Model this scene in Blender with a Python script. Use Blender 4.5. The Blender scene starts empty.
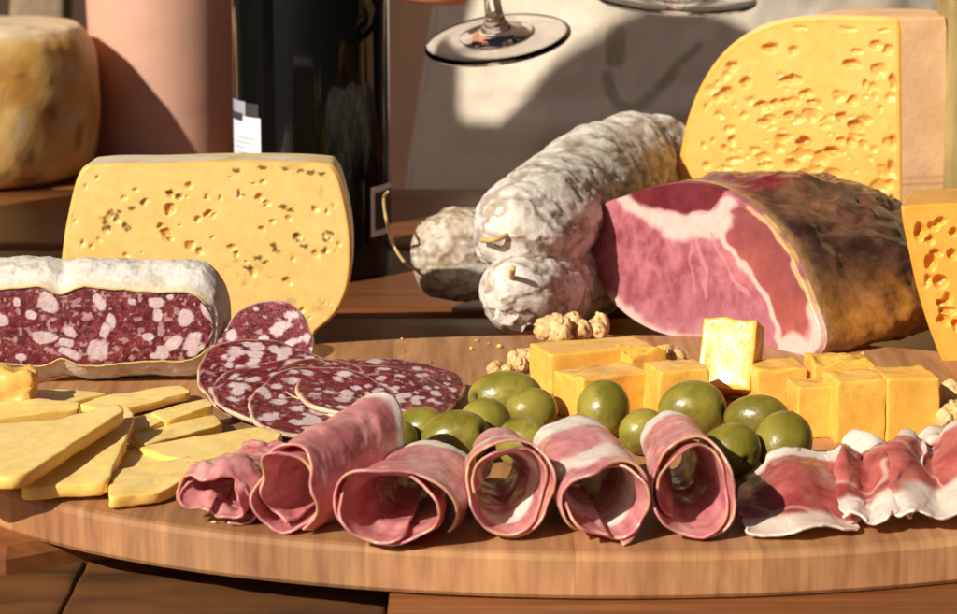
import bpy, bmesh, math, random
import numpy as np
from mathutils import Vector, Matrix
random.seed(4)
R_ = math.radians
SC = bpy.context.scene
COL = SC.collection

# ------------------------------------------------------------------ camera
W0, H0, F = 957.0, 614.0, 2670.0
CAMH = 0.249
PITCH = math.atan((307 + 223) / F)
cam = bpy.data.cameras.new('camera'); camo = bpy.data.objects.new('camera', cam); COL.objects.link(camo)
camo.location = (0, 0, CAMH); camo.rotation_euler = (math.pi/2 - PITCH, 0, 0)
cam.sensor_width = 36; cam.lens = F / W0 * 36
cam.clip_start = 0.02; cam.clip_end = 200
cam.dof.use_dof = True; cam.dof.focus_distance = 1.04; cam.dof.aperture_fstop = 26
SC.camera = camo
# ------------------------------------------------------------------ sky and sun
AZ, EL = R_(42), R_(33)
S = Vector((-math.sin(AZ)*math.cos(EL), -math.cos(AZ)*math.cos(EL), math.sin(EL)))
w = bpy.data.worlds.new('World'); SC.world = w; w.use_nodes = True
nt = w.node_tree; bg = nt.nodes['Background']
sky = nt.nodes.new('ShaderNodeTexSky'); sky.sky_type = 'NISHITA'; sky.sun_disc = False
sky.sun_elevation = EL; sky.sun_rotation = math.atan2(S.x, S.y); sky.air_density = 0.12; sky.dust_density = 1.6; sky.ozone_density = 0.0
nt.links.new(sky.outputs[0], bg.inputs[0]); bg.inputs[1].default_value = 0.05
sun = bpy.data.lights.new('sun', 'SUN'); sun.energy = 5.0; sun.angle = R_(0.6); sun.color = (1.0, 0.925, 0.81)
suno = bpy.data.objects.new('sun', sun); COL.objects.link(suno)
suno.rotation_euler = (-S).to_track_quat('-Z', 'Y').to_euler(); suno.location = S*5
SC.view_settings.view_transform = 'Standard'; SC.view_settings.look = 'None'
SC.view_settings.exposure = 0.12; SC.view_settings.gamma = 1.0

# ------------------------------------------------------------------ helpers
FWD = np.array([0, math.cos(PITCH), -math.sin(PITCH)]); UP = np.array([0, math.sin(PITCH), math.cos(PITCH)])
C0 = np.array([0, 0, CAMH])
def ray(px, py):
    px = np.asarray(px, float); py = np.asarray(py, float)
    u = (px - W0/2)/F; v = (H0/2 - py)/F
    return FWD + u[..., None]*np.array([1.0, 0, 0]) + v[..., None]*UP
def G(px, py, z=0.0):
    r = ray(px, py); t = (z - CAMH)/r[..., 2]; return C0 + r*t[..., None]
def A(px, py, d):
    r = ray(px, py); t = np.asarray(d, float)/r[..., 1]; return C0 + r*t[..., None]
def OP(px, py, p0, n):
    r = ray(px, py); t = ((np.asarray(p0)-C0) @ np.asarray(n))/(r @ np.asarray(n)); return C0 + r*t[..., None]
def c(r, g, b, k=1.0):
    f = lambda x: ((x/255+0.055)/1.055)**2.4 if x > 10 else x/255/12.92
    return np.array([f(r)*k, f(g)*k, f(b)*k])
def _h(i, j, k, s):
    n = (i*374761393 + j*668265263 + k*2147483647 + s*1274126177) & 0xffffffff
    n = ((n ^ (n >> 13))*1274126177) & 0xffffffff
    n = ((n ^ (n >> 16))*2246822519) & 0xffffffff
    return ((n ^ (n >> 15)) & 0xffffff)/float(0xffffff)
def vn(P, sc, seed=0):
    Q = np.asarray(P, float)*sc + 1000.37
    I = np.floor(Q).astype(np.int64); f = Q - I; f = f*f*(3-2*f); out = 0
    for a in (0, 1):
        for b in (0, 1):
            for d in (0, 1):
                wgt = (f[..., 0] if a else 1-f[..., 0])*(f[..., 1] if b else 1-f[..., 1])*(f[..., 2] if d else 1-f[..., 2])
                out = out + wgt*_h(I[..., 0]+a, I[..., 1]+b, I[..., 2]+d, seed)
    return out
def fbm(P, sc, seed=0, o=4):
    t = 0; a = 1; s = 0
    for k in range(o):
        t = t + a*vn(P, sc*2**k, seed+k*17); s += a; a *= .5
    return t/s
def ss(a, b, x): t = np.clip((x-a)/(b-a), 0, 1); return t*t*(3-2*t)
def mix(a, b, t): t = np.asarray(t)[..., None]; return a*(1-t) + b*t
def segd(X, Y, pts):
    d = np.full(np.shape(X), 1e9)
    for (x0, y0), (x1, y1) in zip(pts[:-1], pts[1:]):
        dx, dy = x1-x0, y1-y0; t = np.clip(((X-x0)*dx+(Y-y0)*dy)/(dx*dx+dy*dy+1e-9), 0, 1)
        d = np.minimum(d, np.hypot(X-x0-t*dx, Y-y0-t*dy))
    return d
def inpoly(X, Y, poly):
    r = np.zeros(np.shape(X), bool); n = len(poly)
    for i in range(n):
        x0, y0 = poly[i]; x1, y1 = poly[(i+1) % n]
        cnd = ((y0 > Y) != (y1 > Y)) & (X < (x1-x0)*(Y-y0)/(y1-y0+1e-12)+x0); r ^= cnd
    return r
def smooth_outline(pts, n):
    """closed Catmull-Rom through pts, n samples evenly by length"""
    p = np.array(pts, float); m = len(p); out = []
    for i in range(m):
        a, b, d, e = p[i-1], p[i], p[(i+1) % m], p[(i+2) % m]
        for t in np.linspace(0, 1, 24, endpoint=False):
            out.append(.5*((2*b)+(-a+d)*t+(2*a-5*b+4*d-e)*t*t+(-a+3*b-3*d+e)*t**3))
    out = np.array(out); q = np.vstack([out, out[:1]]); L = np.r_[0, np.cumsum(np.hypot(*np.diff(q, axis=0).T))]
    s = np.linspace(0, L[-1], n, endpoint=False)
    return np.c_[np.interp(s, L, q[:, 0]), np.interp(s, L, q[:, 1])]

def grid_faces(nu, nv, wu=False, wv=False, off=0):
    u = np.arange(nu if wu else nu-1); v = np.arange(nv if wv else nv-1)
    U, V = np.meshgrid(u, v, indexing='ij'); U2 = (U+1) % nu; V2 = (V+1) % nv
    return np.stack([U*nv+V, U2*nv+V, U2*nv+V2, U*nv+V2], -1).reshape(-1, 4) + off
def mesh(name, V, Fq, col=None, smooth=True):
    V = np.asarray(V, float).reshape(-1, 3); me = bpy.data.meshes.new(name)
    if isinstance(Fq, np.ndarray):
        me.vertices.add(len(V)); me.vertices.foreach_set('co', V.astype(np.float32).ravel())
        n = len(Fq); k = Fq.shape[1]; me.loops.add(n*k); me.loops.foreach_set('vertex_index', Fq.astype(np.int32).ravel())
        me.polygons.add(n); me.polygons.foreach_set('loop_start', np.arange(0, n*k, k, dtype=np.int32))
        me.polygons.foreach_set('loop_total', np.full(n, k, np.int32)); me.update(calc_edges=True)
    else:
        me.from_pydata([tuple(v) for v in V], [], [tuple(int(i) for i in f) for f in Fq])
    me.validate()
    if smooth: me.polygons.foreach_set('use_smooth', np.ones(len(me.polygons), bool))
    if col is not None and len(me.vertices) == len(V):
        cc = np.ones((len(V), 4), np.float32); cc[:, :3] = np.asarray(col).reshape(-1, 3)
        at = me.color_attributes.new('Col', 'FLOAT_COLOR', 'POINT'); at.data.foreach_set('color', cc.ravel())
    return me
def tag(o, label, cat, group=None):
    o['label'] = label; o['category'] = cat
    if group: o['group'] = group
    return o
def thing(name, base, label, cat, group=None):
    o = bpy.data.objects.new(name, None); COL.objects.link(o); o.location = base; o.empty_display_size = .02
    return tag(o, label, cat, group)
def put(name, V, Fq, m, parent=None, base=None, col=None, smooth=True, flip=False):
    V = np.asarray(V, float).reshape(-1, 3)
    if flip: Fq = Fq[:, ::-1] if isinstance(Fq, np.ndarray) else [f[::-1] for f in Fq]
    off = np.zeros(3)
    q = parent
    while q is not None: off = off + np.array(q.location); q = q.parent
    if parent is None and base is not None: off = np.array(base, float)
    o = bpy.data.objects.new(name, mesh(name, V-off, Fq, col, smooth)); COL.objects.link(o)
    if parent is not None: o.parent = parent
    else: o.location = off
    o.data.materials.append(m); return o
def recalc(o):
    bm = bmesh.new(); bm.from_mesh(o.data); bmesh.ops.recalc_face_normals(bm, faces=bm.faces); bm.to_mesh(o.data); bm.free(); return o
def solid(o, t, off=-1):
    md = o.modifiers.new('thick', 'SOLIDIFY'); md.thickness = t; md.offset = off; return o
def box_bm(cuts=8):
    bm = bmesh.new(); bmesh.ops.create_cube(bm, size=2.0)
    bmesh.ops.subdivide_edges(bm, edges=bm.edges[:], cuts=cuts, use_grid_fill=True)
    bm.verts.index_update(); V = np.array([v.co[:] for v in bm.verts]); Fq = np.array([[v.index for v in f.verts] for f in bm.faces])
    bm.free(); return V, Fq
BOXC = {}
def rbox(hx, hy, hz, r, cuts=8):
    if cuts not in BOXC: BOXC[cuts] = box_bm(cuts)
    V, Fq = BOXC[cuts]; q = np.sin(V*math.pi/2); h = np.array([hx, hy, hz]); p = q*h
    inn = np.clip(p, -(h-r), h-r); d = p-inn; L = np.linalg.norm(d, axis=1, keepdims=True)
    # push the shell vertices onto the rounded surface
    out = inn + np.where(L > 1e-9, d/np.maximum(L, 1e-9)*r, 0)
    return out, Fq
def rotz(V, a):
    s, k = math.sin(a), math.cos(a); V = np.asarray(V)
    return np.stack([V[..., 0]*k-V[..., 1]*s, V[..., 0]*s+V[..., 1]*k, V[..., 2]], -1)
def rotm(V, eul):
    M = np.array(Matrix.Rotation(eul[2], 3, 'Z') @ Matrix.Rotation(eul[1], 3, 'Y') @ Matrix.Rotation(eul[0], 3, 'X'))
    return np.asarray(V) @ M.T
def sphere(nu=40, nv=24):
    u = np.linspace(0, 2*math.pi, nu, endpoint=False); v = np.linspace(-math.pi/2+.02, math.pi/2-.02, nv)
    U, Vv = np.meshgrid(u, v, indexing='ij')
    P = np.stack([np.cos(U)*np.cos(Vv), np.sin(U)*np.cos(Vv), np.sin(Vv)], -1)
    Fq = [tuple(f) for f in grid_faces(nu, nv, True)]
    Fq += [tuple(i*nv for i in range(nu))[::-1], tuple(i*nv+nv-1 for i in range(nu))]
    return P.reshape(-1, 3), Fq
def lathe(prof, n=64, cap=True):
    p = np.array(prof, float); a = np.linspace(0, 2*math.pi, n, endpoint=False)
    P = np.stack([np.cos(a)[:, None]*p[:, 0], np.sin(a)[:, None]*p[:, 0], np.broadcast_to(p[:, 1], (n, len(p)))], -1)
    return P.reshape(-1, 3), grid_faces(n, len(p), True)
def tube(path, rad, n=10, cap=True):
    path = np.array(path, float); m = len(path); rad = np.broadcast_to(rad, (m,))
    T = np.gradient(path, axis=0); T /= np.linalg.norm(T, axis=1, keepdims=True)
    up = np.array([0, 0, 1.0]) if abs(T[0, 2]) < .9 else np.array([1.0, 0, 0]); V = []
    N = up - T[0]*(up@T[0])
    for i in range(m):
        N = N - T[i]*(N@T[i]); N /= np.linalg.norm(N); B = np.cross(T[i], N)
        a = np.linspace(0, 2*math.pi, n, endpoint=False)
        V.append(path[i] + rad[i]*(np.cos(a)[:, None]*N + np.sin(a)[:, None]*B))
    Fq = [tuple(f) for f in grid_faces(m, n, False, True)]
    if cap: Fq += [tuple(range(n)), tuple(range((m-1)*n, m*n))[::-1]]
    return np.array(V).reshape(-1, 3), Fq
def bez(pts, n):
    p = np.array(pts, float); m = len(p); t = np.linspace(0, m-1, n); out = []
    for x in t:
        i = min(int(x), m-2); f = x-i; a, b, d, e = p[max(i-1, 0)], p[i], p[i+1], p[min(i+2, m-1)]
        out.append(.5*((2*b)+(-a+d)*f+(2*a-5*b+4*d-e)*f*f+(-a+3*b-3*d+e)*f**3))
    return np.array(out)

# ------------------------------------------------------------------ materials
def mat(name, col=None, rough=.5, var=.12, vs=60, bump=.15, bs=300, bd=.001, sss=0, sr=(.004, .002, .001), coat=0, spec=.5, bs2=None, rvar=0, **kw):
    m = bpy.data.materials.new(name); m.use_nodes = True; t = m.node_tree; b = t.nodes['Principled BSDF']
    def N(ty, **k):
        x = t.nodes.new(ty)
        for a_, v_ in k.items(): setattr(x, a_, v_)
        return x
    tc = N('ShaderNodeTexCoord')
    if col is None: a = N('ShaderNodeVertexColor', layer_name='Col'); src = a.outputs[0]
    else:
        a = N('ShaderNodeRGB'); a.outputs[0].default_value = (*col, 1); src = a.outputs[0]
    n1 = N('ShaderNodeTexNoise'); n1.inputs['Scale'].default_value = vs; n1.inputs['Detail'].default_value = 6
    t.links.new(tc.outputs['Object'], n1.inputs['Vector'])
    mp = N('ShaderNodeMapRange'); mp.inputs[1].default_value = .3; mp.inputs[2].default_value = .7
    mp.inputs[3].default_value = 1-var; mp.inputs[4].default_value = 1+var*.6
    t.links.new(n1.outputs['Fac'], mp.inputs[0])
    mx = N('ShaderNodeMix', data_type='RGBA', blend_type='MULTIPLY'); mx.inputs[0].default_value = 1
    t.links.new(src, mx.inputs[6]); t.links.new(mp.outputs[0], mx.inputs[7])
    t.links.new(mx.outputs[2], b.inputs['Base Color'])
    b.inputs['Roughness'].default_value = rough; b.inputs['Specular IOR Level'].default_value = spec
    if rvar:
        mr = N('ShaderNodeMapRange'); mr.inputs[1].default_value = .35; mr.inputs[2].default_value = .65
        mr.inputs[3].default_value = rough-rvar; mr.inputs[4].default_value = rough+rvar
        t.links.new(n1.outputs['Fac'], mr.inputs[0]); t.links.new(mr.outputs[0], b.inputs['Roughness'])
    if bump:
        n2 = N('ShaderNodeTexNoise'); n2.inputs['Scale'].default_value = bs; n2.inputs['Detail'].default_value = 5
        t.links.new(tc.outputs['Object'], n2.inputs['Vector'])
        bp = N('ShaderNodeBump'); bp.inputs['Strength'].default_value = bump; bp.inputs['Distance'].default_value = bd
        t.links.new(n2.outputs['Fac'], bp.inputs['Height']); t.links.new(bp.outputs[0], b.inputs['Normal'])
    if sss:
        b.inputs['Subsurface Weight'].default_value = sss; b.inputs['Subsurface Radius'].default_value = sr; b.inputs['Subsurface Scale'].default_value = 1.0
    if coat: b.inputs['Coat Weight'].default_value = coat; b.inputs['Coat Roughness'].default_value = .12
    for k, v in kw.items(): b.inputs[k].default_value = v
    return m
def wood(name, ca, cb, scale=(3, 60, 60), rough=.55, bump=.25, fine=None, rings=None):
    m = bpy.data.materials.new(name); m.use_nodes = True; t = m.node_tree; b = t.nodes['Principled BSDF']
    tc = t.nodes.new('ShaderNodeTexCoord'); mp = t.nodes.new('ShaderNodeMapping'); mp.inputs['Scale'].default_value = scale
    oi = t.nodes.new('ShaderNodeObjectInfo'); ad = t.nodes.new('ShaderNodeVectorMath'); ad.operation = 'ADD'
    t.links.new(tc.outputs['Object'], mp.inputs[0]); t.links.new(mp.outputs[0], ad.inputs[0])
    sc = t.nodes.new('ShaderNodeVectorMath'); sc.operation = 'SCALE'; sc.inputs[0].default_value = (37, 91, 53)
    t.links.new(oi.outputs['Random'], sc.inputs['Scale']); t.links.new(sc.outputs[0], ad.inputs[1])
    n1 = t.nodes.new('ShaderNodeTexNoise'); n1.inputs['Scale'].default_value = 1; n1.inputs['Detail'].default_value = 7; n1.inputs['Distortion'].default_value = .6
    t.links.new(ad.outputs[0], n1.inputs['Vector'])
    cr = t.nodes.new('ShaderNodeValToRGB'); e = cr.color_ramp.elements
    e[0].position = .3; e[0].color = (*ca, 1); e[1].position = .68; e[1].color = (*cb, 1)
    t.links.new(n1.outputs['Fac'], cr.inputs[0])
    if fine:
        m2 = t.nodes.new('ShaderNodeMapping'); m2.inputs['Scale'].default_value = fine; n2 = t.nodes.new('ShaderNodeTexNoise'); n2.inputs['Scale'].default_value = 1; n2.inputs['Detail'].default_value = 4
        t.links.new(tc.outputs['Object'], m2.inputs[0]); t.links.new(m2.outputs[0], n2.inputs['Vector'])
        mm = t.nodes.new('ShaderNodeMath'); mm.operation = 'MULTIPLY_ADD'; mm.inputs[1].default_value = .5; t.links.new(n2.outputs['Fac'], mm.inputs[0])
        m3 = t.nodes.new('ShaderNodeMath'); m3.operation = 'MULTIPLY_ADD'; m3.inputs[1].default_value = .6; m3.inputs[2].default_value = -.05; t.links.new(n1.outputs['Fac'], m3.inputs[0]); t.links.new(m3.outputs[0], mm.inputs[2])
        t.links.new(mm.outputs[0], cr.inputs[0])
    hv = t.nodes.new('ShaderNodeMapRange'); hv.inputs[3].default_value = .80; hv.inputs[4].default_value = 1.12
    t.links.new(oi.outputs['Random'], hv.inputs[0])
    mx = t.nodes.new('ShaderNodeMix'); mx.data_type = 'RGBA'; mx.blend_type = 'MULTIPLY'; mx.inputs[0].default_value = 1
    t.links.new(cr.outputs[0], mx.inputs[6]); t.links.new(hv.outputs[0], mx.inputs[7]); t.links.new(mx.outputs[2], b.inputs['Base Color'])
    if rings:   # growth rings round a pith somewhere below each strip
        mr = t.nodes.new('ShaderNodeMapping'); mr.inputs['Scale'].default_value = (1, .02, 1)
        a2 = t.nodes.new('ShaderNodeVectorMath'); a2.operation = 'ADD'; s2 = t.nodes.new('ShaderNodeVectorMath'); s2.operation = 'SCALE'; s2.inputs[0].default_value = (.11, 0, .05)
        t.links.new(oi.outputs['Random'], s2.inputs['Scale']); t.links.new(tc.outputs['Object'], mr.inputs[0]); t.links.new(mr.outputs[0], a2.inputs[0]); t.links.new(s2.outputs[0], a2.inputs[1])
        wv = t.nodes.new('ShaderNodeTexWave'); wv.wave_type = 'RINGS'; wv.rings_direction = 'Y'; wv.inputs['Scale'].default_value = rings; wv.inputs['Distortion'].default_value = 3; wv.inputs['Detail'].default_value = 3; wv.inputs['Detail Scale'].default_value = 2
        t.links.new(a2.outputs[0], wv.inputs['Vector'])
        rg = t.nodes.new('ShaderNodeMapRange'); rg.inputs[3].default_value = .78; rg.inputs[4].default_value = 1.06; t.links.new(wv.outputs['Fac'], rg.inputs[0])
        mx2 = t.nodes.new('ShaderNodeMix'); mx2.data_type = 'RGBA'; mx2.blend_type = 'MULTIPLY'; mx2.inputs[0].default_value = 1
        t.links.new(mx.outputs[2], mx2.inputs[6]); t.links.new(rg.outputs[0], mx2.inputs[7]); t.links.new(mx2.outputs[2], b.inputs['Base Color'])
    b.inputs['Roughness'].default_value = rough
    bp = t.nodes.new('ShaderNodeBump'); bp.inputs['Strength'].default_value = bump; bp.inputs['Distance'].default_value = .0008
    t.links.new(n1.outputs['Fac'], bp.inputs['Height']); t.links.new(bp.outputs[0], b.inputs['Normal'])
    return m
M = {}
M['board_top'] = wood('board_wood', c(138, 90, 54), c(196, 146, 98), (60, 8, 20), fine=(330, 26, 35))
M['table'] = wood('table_wood', c(98, 56, 28), c(150, 92, 50), (5, 70, 40), rough=.42, fine=(14, 300, 200))
M['beam'] = wood('beam_wood', c(70, 42, 20), c(125, 80, 38), (9, 40, 60), rough=.6, bump=.6)
M['cheese'] = mat('cut_cheese', rough=.40, var=.07, vs=200, bump=.14, bs=700, sss=.2, sr=(.006, .003, .001), rvar=.1)
M['rind'] = mat('cheese_rind', rough=.55, var=.12, vs=70, bump=.3, bs=350, sss=.1)
M['meat'] = mat('cured_meat', rough=.34, var=.08, vs=200, bump=.14, bs=800, sss=.3, sr=(.004, .0015, .001), rvar=.14, coat=.2)
M['salami'] = mat('salami_meat', rough=.4, var=.10, vs=420, bump=.35, bs=900, sss=.12, sr=(.003, .001, .001), rvar=.14)
M['casing'] = mat('mould_casing', rough=.85, var=.14, vs=260, bump=.45, bs=420, bd=.0012)
M['skin_ham'] = mat('ham_skin', rough=.30, var=.3, vs=160, bump=.5, bs=220, bd=.0016, coat=.4, rvar=.12)
M['olive'] = mat('olive_skin', rough=.32, var=.16, vs=140, bump=.22, bs=500, sss=.2, sr=(.003, .003, .001), coat=.08)
M['walnut'] = mat('walnut_kernel', rough=.5, var=.22, vs=200, bump=.4, bs=600)
M['string'] = mat('string', c(205, 175, 110), rough=.8, bump=.5, bs=1500)
M['bottle'] = mat('dark_glass', (.003, .0035, .0025), rough=.05, var=0, bump=0, coat=0, spec=.35)
M['label'] = mat('label_paper', c(235, 238, 240), rough=.6, var=.03, bump=.05)
M['ink'] = mat('label_ink', c(60, 55, 70), rough=.6, var=.1, bump=0)
M['inkgrey'] = mat('label_grey_ink', c(165, 168, 178), rough=.6, var=.1, bump=0)
M['black_label'] = mat('dark_label', c(62, 60, 58), rough=.5, var=.1, bump=0)
M['clay'] = mat('pink_clay', c(216, 166, 142), rough=.6, var=.08, vs=40, bump=.12, bs=250)
M['glass'] = mat('clear_glass', (1, 1, 1), rough=.0, var=0, bump=0, **{'Transmission Weight': 1.0, 'IOR': 1.34})
M['apron'] = mat('apron_linen', rough=.9, var=.05, vs=300, bump=.35, bs=1200, bd=.0006)
M['navy'] = mat('navy_cloth', c(24, 26, 44), rough=.9, var=.2, vs=300, bump=.4, bs=900)
M['shirt'] = mat('brown_cloth', c(96, 72, 52), rough=.9, var=.15, vs=200, bump=.4, bs=700)
M['skin'] = mat('skin', c(214, 140, 104), rough=.5, var=.1, vs=150, bump=.25, bs=600, sss=.2, sr=(.006, .002, .001))
M['wall'] = wood('wall_wood', c(56, 32, 15), c(84, 50, 25), (8, 8, 1.2), rough=.7)
M['stone'] = mat('stone', c(150, 130, 105), rough=.9, var=.25, vs=40, bump=.6, bs=80, bd=.004)
M['floor'] = mat('floor_stone', c(120, 95, 72), rough=.9, var=.2, vs=8, bump=.3, bs=30)

# ------------------------------------------------------------------ room shell: floor, wall, table
ZT = -0.0158
def slab(x0, x1, y0, y1, z0, z1, name, m, parent=None, base=None, bev=.002):
    V, Fq = rbox((x1-x0)/2, (y1-y0)/2, (z1-z0)/2, bev, 3)
    return put(name, V + np.array([(x0+x1)/2, (y0+y1)/2, (z0+z1)/2]), Fq, m, parent, base, smooth=False)
fl = put('floor', [(-4, -1.5, -.8), (4, -1.5, -.8), (4, 4.2, -.8), (-4, 4.2, -.8)], [(0, 1, 2, 3)], M['floor']); fl['kind'] = 'structure'
wl = slab(-3.5, 3.5, 3.6, 3.75, -.8, 1.6, 'back_wall', M['wall']); wl['kind'] = 'structure'
tb = thing('table', (0, 1.25, -.8), 'long brown wooden plank table carrying the board and all the food', 'table')
ys = [.80, .955, 1.13, 1.31, 1.50, 1.735]
for i, (a, b) in enumerate(zip(ys[:-1], ys[1:])):
    if i == 0:      # the front plank stops short on the left, rough beams fill the corner in front of it
        slab(-.03, 1.0, a, b-.0006, ZT-.035, ZT, 'plank', M['table'], tb)
        q = [(-.47, .9544), (-.0306, .9544), (-.0306, .945), (-.10, .93), (-.139, .9185), (-.165, .9), (-.3, .88), (-.47, .86)]
        V = [(x, y, ZT+.001) for x, y in q] + [(x, y-.004, ZT-.003) for x, y in q] + [(x, y-.004, ZT-.035) for x, y in q]; n = len(q)
        Fq = [tuple(range(n))[::-1]] + [(k, (k+1) % n, n+(k+1) % n, n+k) for k in range(n)] + [(n+k, n+(k+1) % n, 2*n+(k+1) % n, 2*n+k) for k in range(n)]
        recalc(put('plank', V, Fq, M['table'], tb, smooth=False))
        for bx0, bx1 in ((-.47, -.1400), (-.1390, -.0312)):
            V, Fq = rbox((bx1-bx0)/2, .09, .016, .0015, 30)
            V = V + np.array([(bx0+bx1)/2, .838, ZT-.024])
            V[:, 2] += (fbm(V*np.array([.5, 1.6, 1]), 70, 3)-.5)*.006*(V[:, 2] > ZT-.02)
            put('beam', V, Fq, M['beam'], tb)
        continue
    slab(-.47, 1.0, a+.0006, b-.0006, ZT-.035, ZT+[.0, .0004, -.0003, .0003, 0][i], 'plank', M['table'], tb)
slab(-.47, -.12, 1.7362, 2.05, ZT-.035, ZT, 'plank', M['table'], tb)
for x in (-.41, .9):
    for y in (.9, 1.62): slab(x-.04, x+.04, y-.04, y+.04, -.8, ZT-.036, 'leg', M['table'], tb)

# ------------------------------------------------------------------ serving board: oval, glued from strips
BC = np.array([.047, 1.016]); BA, BB, BT = .2565, .177, .0158
bd = thing('serving_board', (BC[0], BC[1], ZT), 'oval light wooden serving board under the sliced meats and cheeses', 'serving board')
edges = [-1, -.83, -.60, -.33, -.06, .18, .36, .47, .56, .70, .86, 1]
for i, (e0, e1) in enumerate(zip(edges[:-1], edges[1:])):
    x0, x1 = e0*BA+.00004, e1*BA-.00004
    xs = np.linspace(x0, x1, 26); rings = []
    for ins, z in ((.001, ZT+.0006), (0, ZT+.002), (0, -.0022), (.0016, -.0006), (.0035, 0)):
        yy = np.maximum(BB*np.sqrt(np.clip(1-(np.clip(xs/(BA), -1, 1))**2, 0, 1))-ins, .0004)
        rg = np.vstack([np.c_[xs, -yy], np.c_[xs[::-1], yy[::-1]]]); rings.append(np.c_[rg + BC, np.full(len(rg), z)])
    n = len(rings[0]); V = np.vstack(rings); Fq = [tuple(f) for f in grid_faces(5, n, False, True)]
    Fq += [tuple(range(4*n, 5*n)), tuple(range(n))[::-1]]
    recalc(put('strip', V, Fq, M['board_top'], bd, smooth=False))

# ------------------------------------------------------------------ generic piece with a cut face traced in its own plane
def cut_piece(name, label, cat, outline, p0, nrm, axis, prof, face_col, body_col, m_face, m_body, nth=300, nr=90, disp=None, zmin=None, body_name='rind', group=None, face_name='cut_face', edge_round=.0015, scale_c=None, warp=None, nb=40):
    """outline (px) is put on the plane (p0,nrm); body lofts along axis with scale profile prof(t)"""
    o2 = smooth_outline(outline, nth); cen2 = np.array(scale_c if scale_c is not None else o2.mean(0)) 
    rr = np.linspace(0, 1, nr)**.8
    PX = cen2[0] + rr[None, :]*(o2[:, 0]-cen2[0])[:, None]; PY = cen2[1] + rr[None, :]*(o2[:, 1]-cen2[1])[:, None]
    n3 = np.array(nrm, float); n3 /= np.linalg.norm(n3)
    P = OP(PX, PY, p0, n3)
    inw = -n3*np.sign(n3 @ np.array([0, -1, 0])) # pointing away from camera
    lip = ss(1-.03, 1, rr)[None, :]*np.ones((nth, 1))
    P = P + inw*(lip**2*edge_round)[..., None]
    colr = face_col(PX, PY, P, rr[None, :]*np.ones((nth, 1)))
    if disp is not None:
        dd = disp(PX, PY)*(1-ss(.93, .985, rr))[None, :]; P = P + inw*dd[..., None]
    ring = P[:, -1]; cen = OP(cen2[0], cen2[1], p0, n3)
    base = (cen[0], cen[1], P[..., 2].min())
    t = thing(name, base, label, cat, group)
    Fq = grid_faces(nth, nr, True)
    Fq = Fq[~((Fq % nr == 0).sum(1) == 2)]
    Vv = P.reshape(-1, 3); fl_ = [tuple(f) for f in Fq]
    # close the centre
    i0 = len(Vv); Vv = np.vstack([Vv, P[:, 0].mean(0)]); cc = np.vstack([colr.reshape(-1, 3), colr[:, 0].mean(0)])
    tri = np.array([[k*nr+1, i0, ((k+1) % nth)*nr+1, ((k+1) % nth)*nr+1] for k in range(nth)])
    allF = fl_ + [tuple(x[:3]) for x in tri]
    keep = np.ones(len(Vv), bool); keep[np.arange(nth)*nr] = False; idx = np.cumsum(keep)-1
    allF = [tuple(idx[i] for i in f) for f in allF]
    fo = put(face_name, Vv[keep], allF, m_face, t, col=cc[keep])
    ax = np.array(axis, float); ts = np.linspace(0, 1, nb); B = []
    for tt in ts:
        s, mv = prof(tt); q = cen + (ring-cen)*s + ax*mv
        if zmin is not None: q[:, 2] = np.maximum(q[:, 2], zmin)
        B.append(q)
    B = np.array(B)
    if warp is not None: B = warp(B, ts)
    bc = body_col(B, ts, o2)
    nV = B.reshape(-1, 3); Fb = [tuple(f) for f in grid_faces(nb, nth, False, True)] + [tuple(range((nb-1)*nth, nb*nth))]
    bo = put(body_name, nV, Fb, m_body, t, col=bc)
    recalc(bo); recalc(fo)
    return t
def slabprof(rnd=.06, taper=1.0):
    def f(t):
        if t < .85: return 1 + (taper-1)*t/.85, t/.85*(1-rnd)
        a = (t-.85)/.15*math.pi/2; return taper - .06*(1-math.cos(a)), (1-rnd)+rnd*math.sin(a)
    return f
def pits(holes, seed=0):
    def f(PX, PY):
        d = np.zeros(PX.shape); Q = np.stack([PX, PY, 0*PX], -1)
        PX = PX + (fbm(Q, .16, 71, 2)-.5)*6; PY = PY + (fbm(Q, .16, 72, 2)-.5)*6
        for (x, y, a, b, dep) in holes:
            q = ((PX-x)/a)**2 + ((PY-y)/b)**2; d = np.maximum(d, dep*np.clip(1-q, 0, 1)**(.55 if int(x*7+y) % 3 else 1.1))
        return d
    return f
def rnd_holes(n, box, smin, smax, seed, dep=.15, mask=None):
    r = random.Random(seed); out = []
    while len(out) < n:
        x, y = r.uniform(box[0], box[2]), r.uniform(box[1], box[3])
        if mask and not mask(x, y): continue
        s = smin + (smax-smin)*r.random()**2.2; out.append((x, y, s*r.uniform(.9, 1.5), s*r.uniform(.65, 1.0), s*dep/1000*1.0))
    return out

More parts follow.
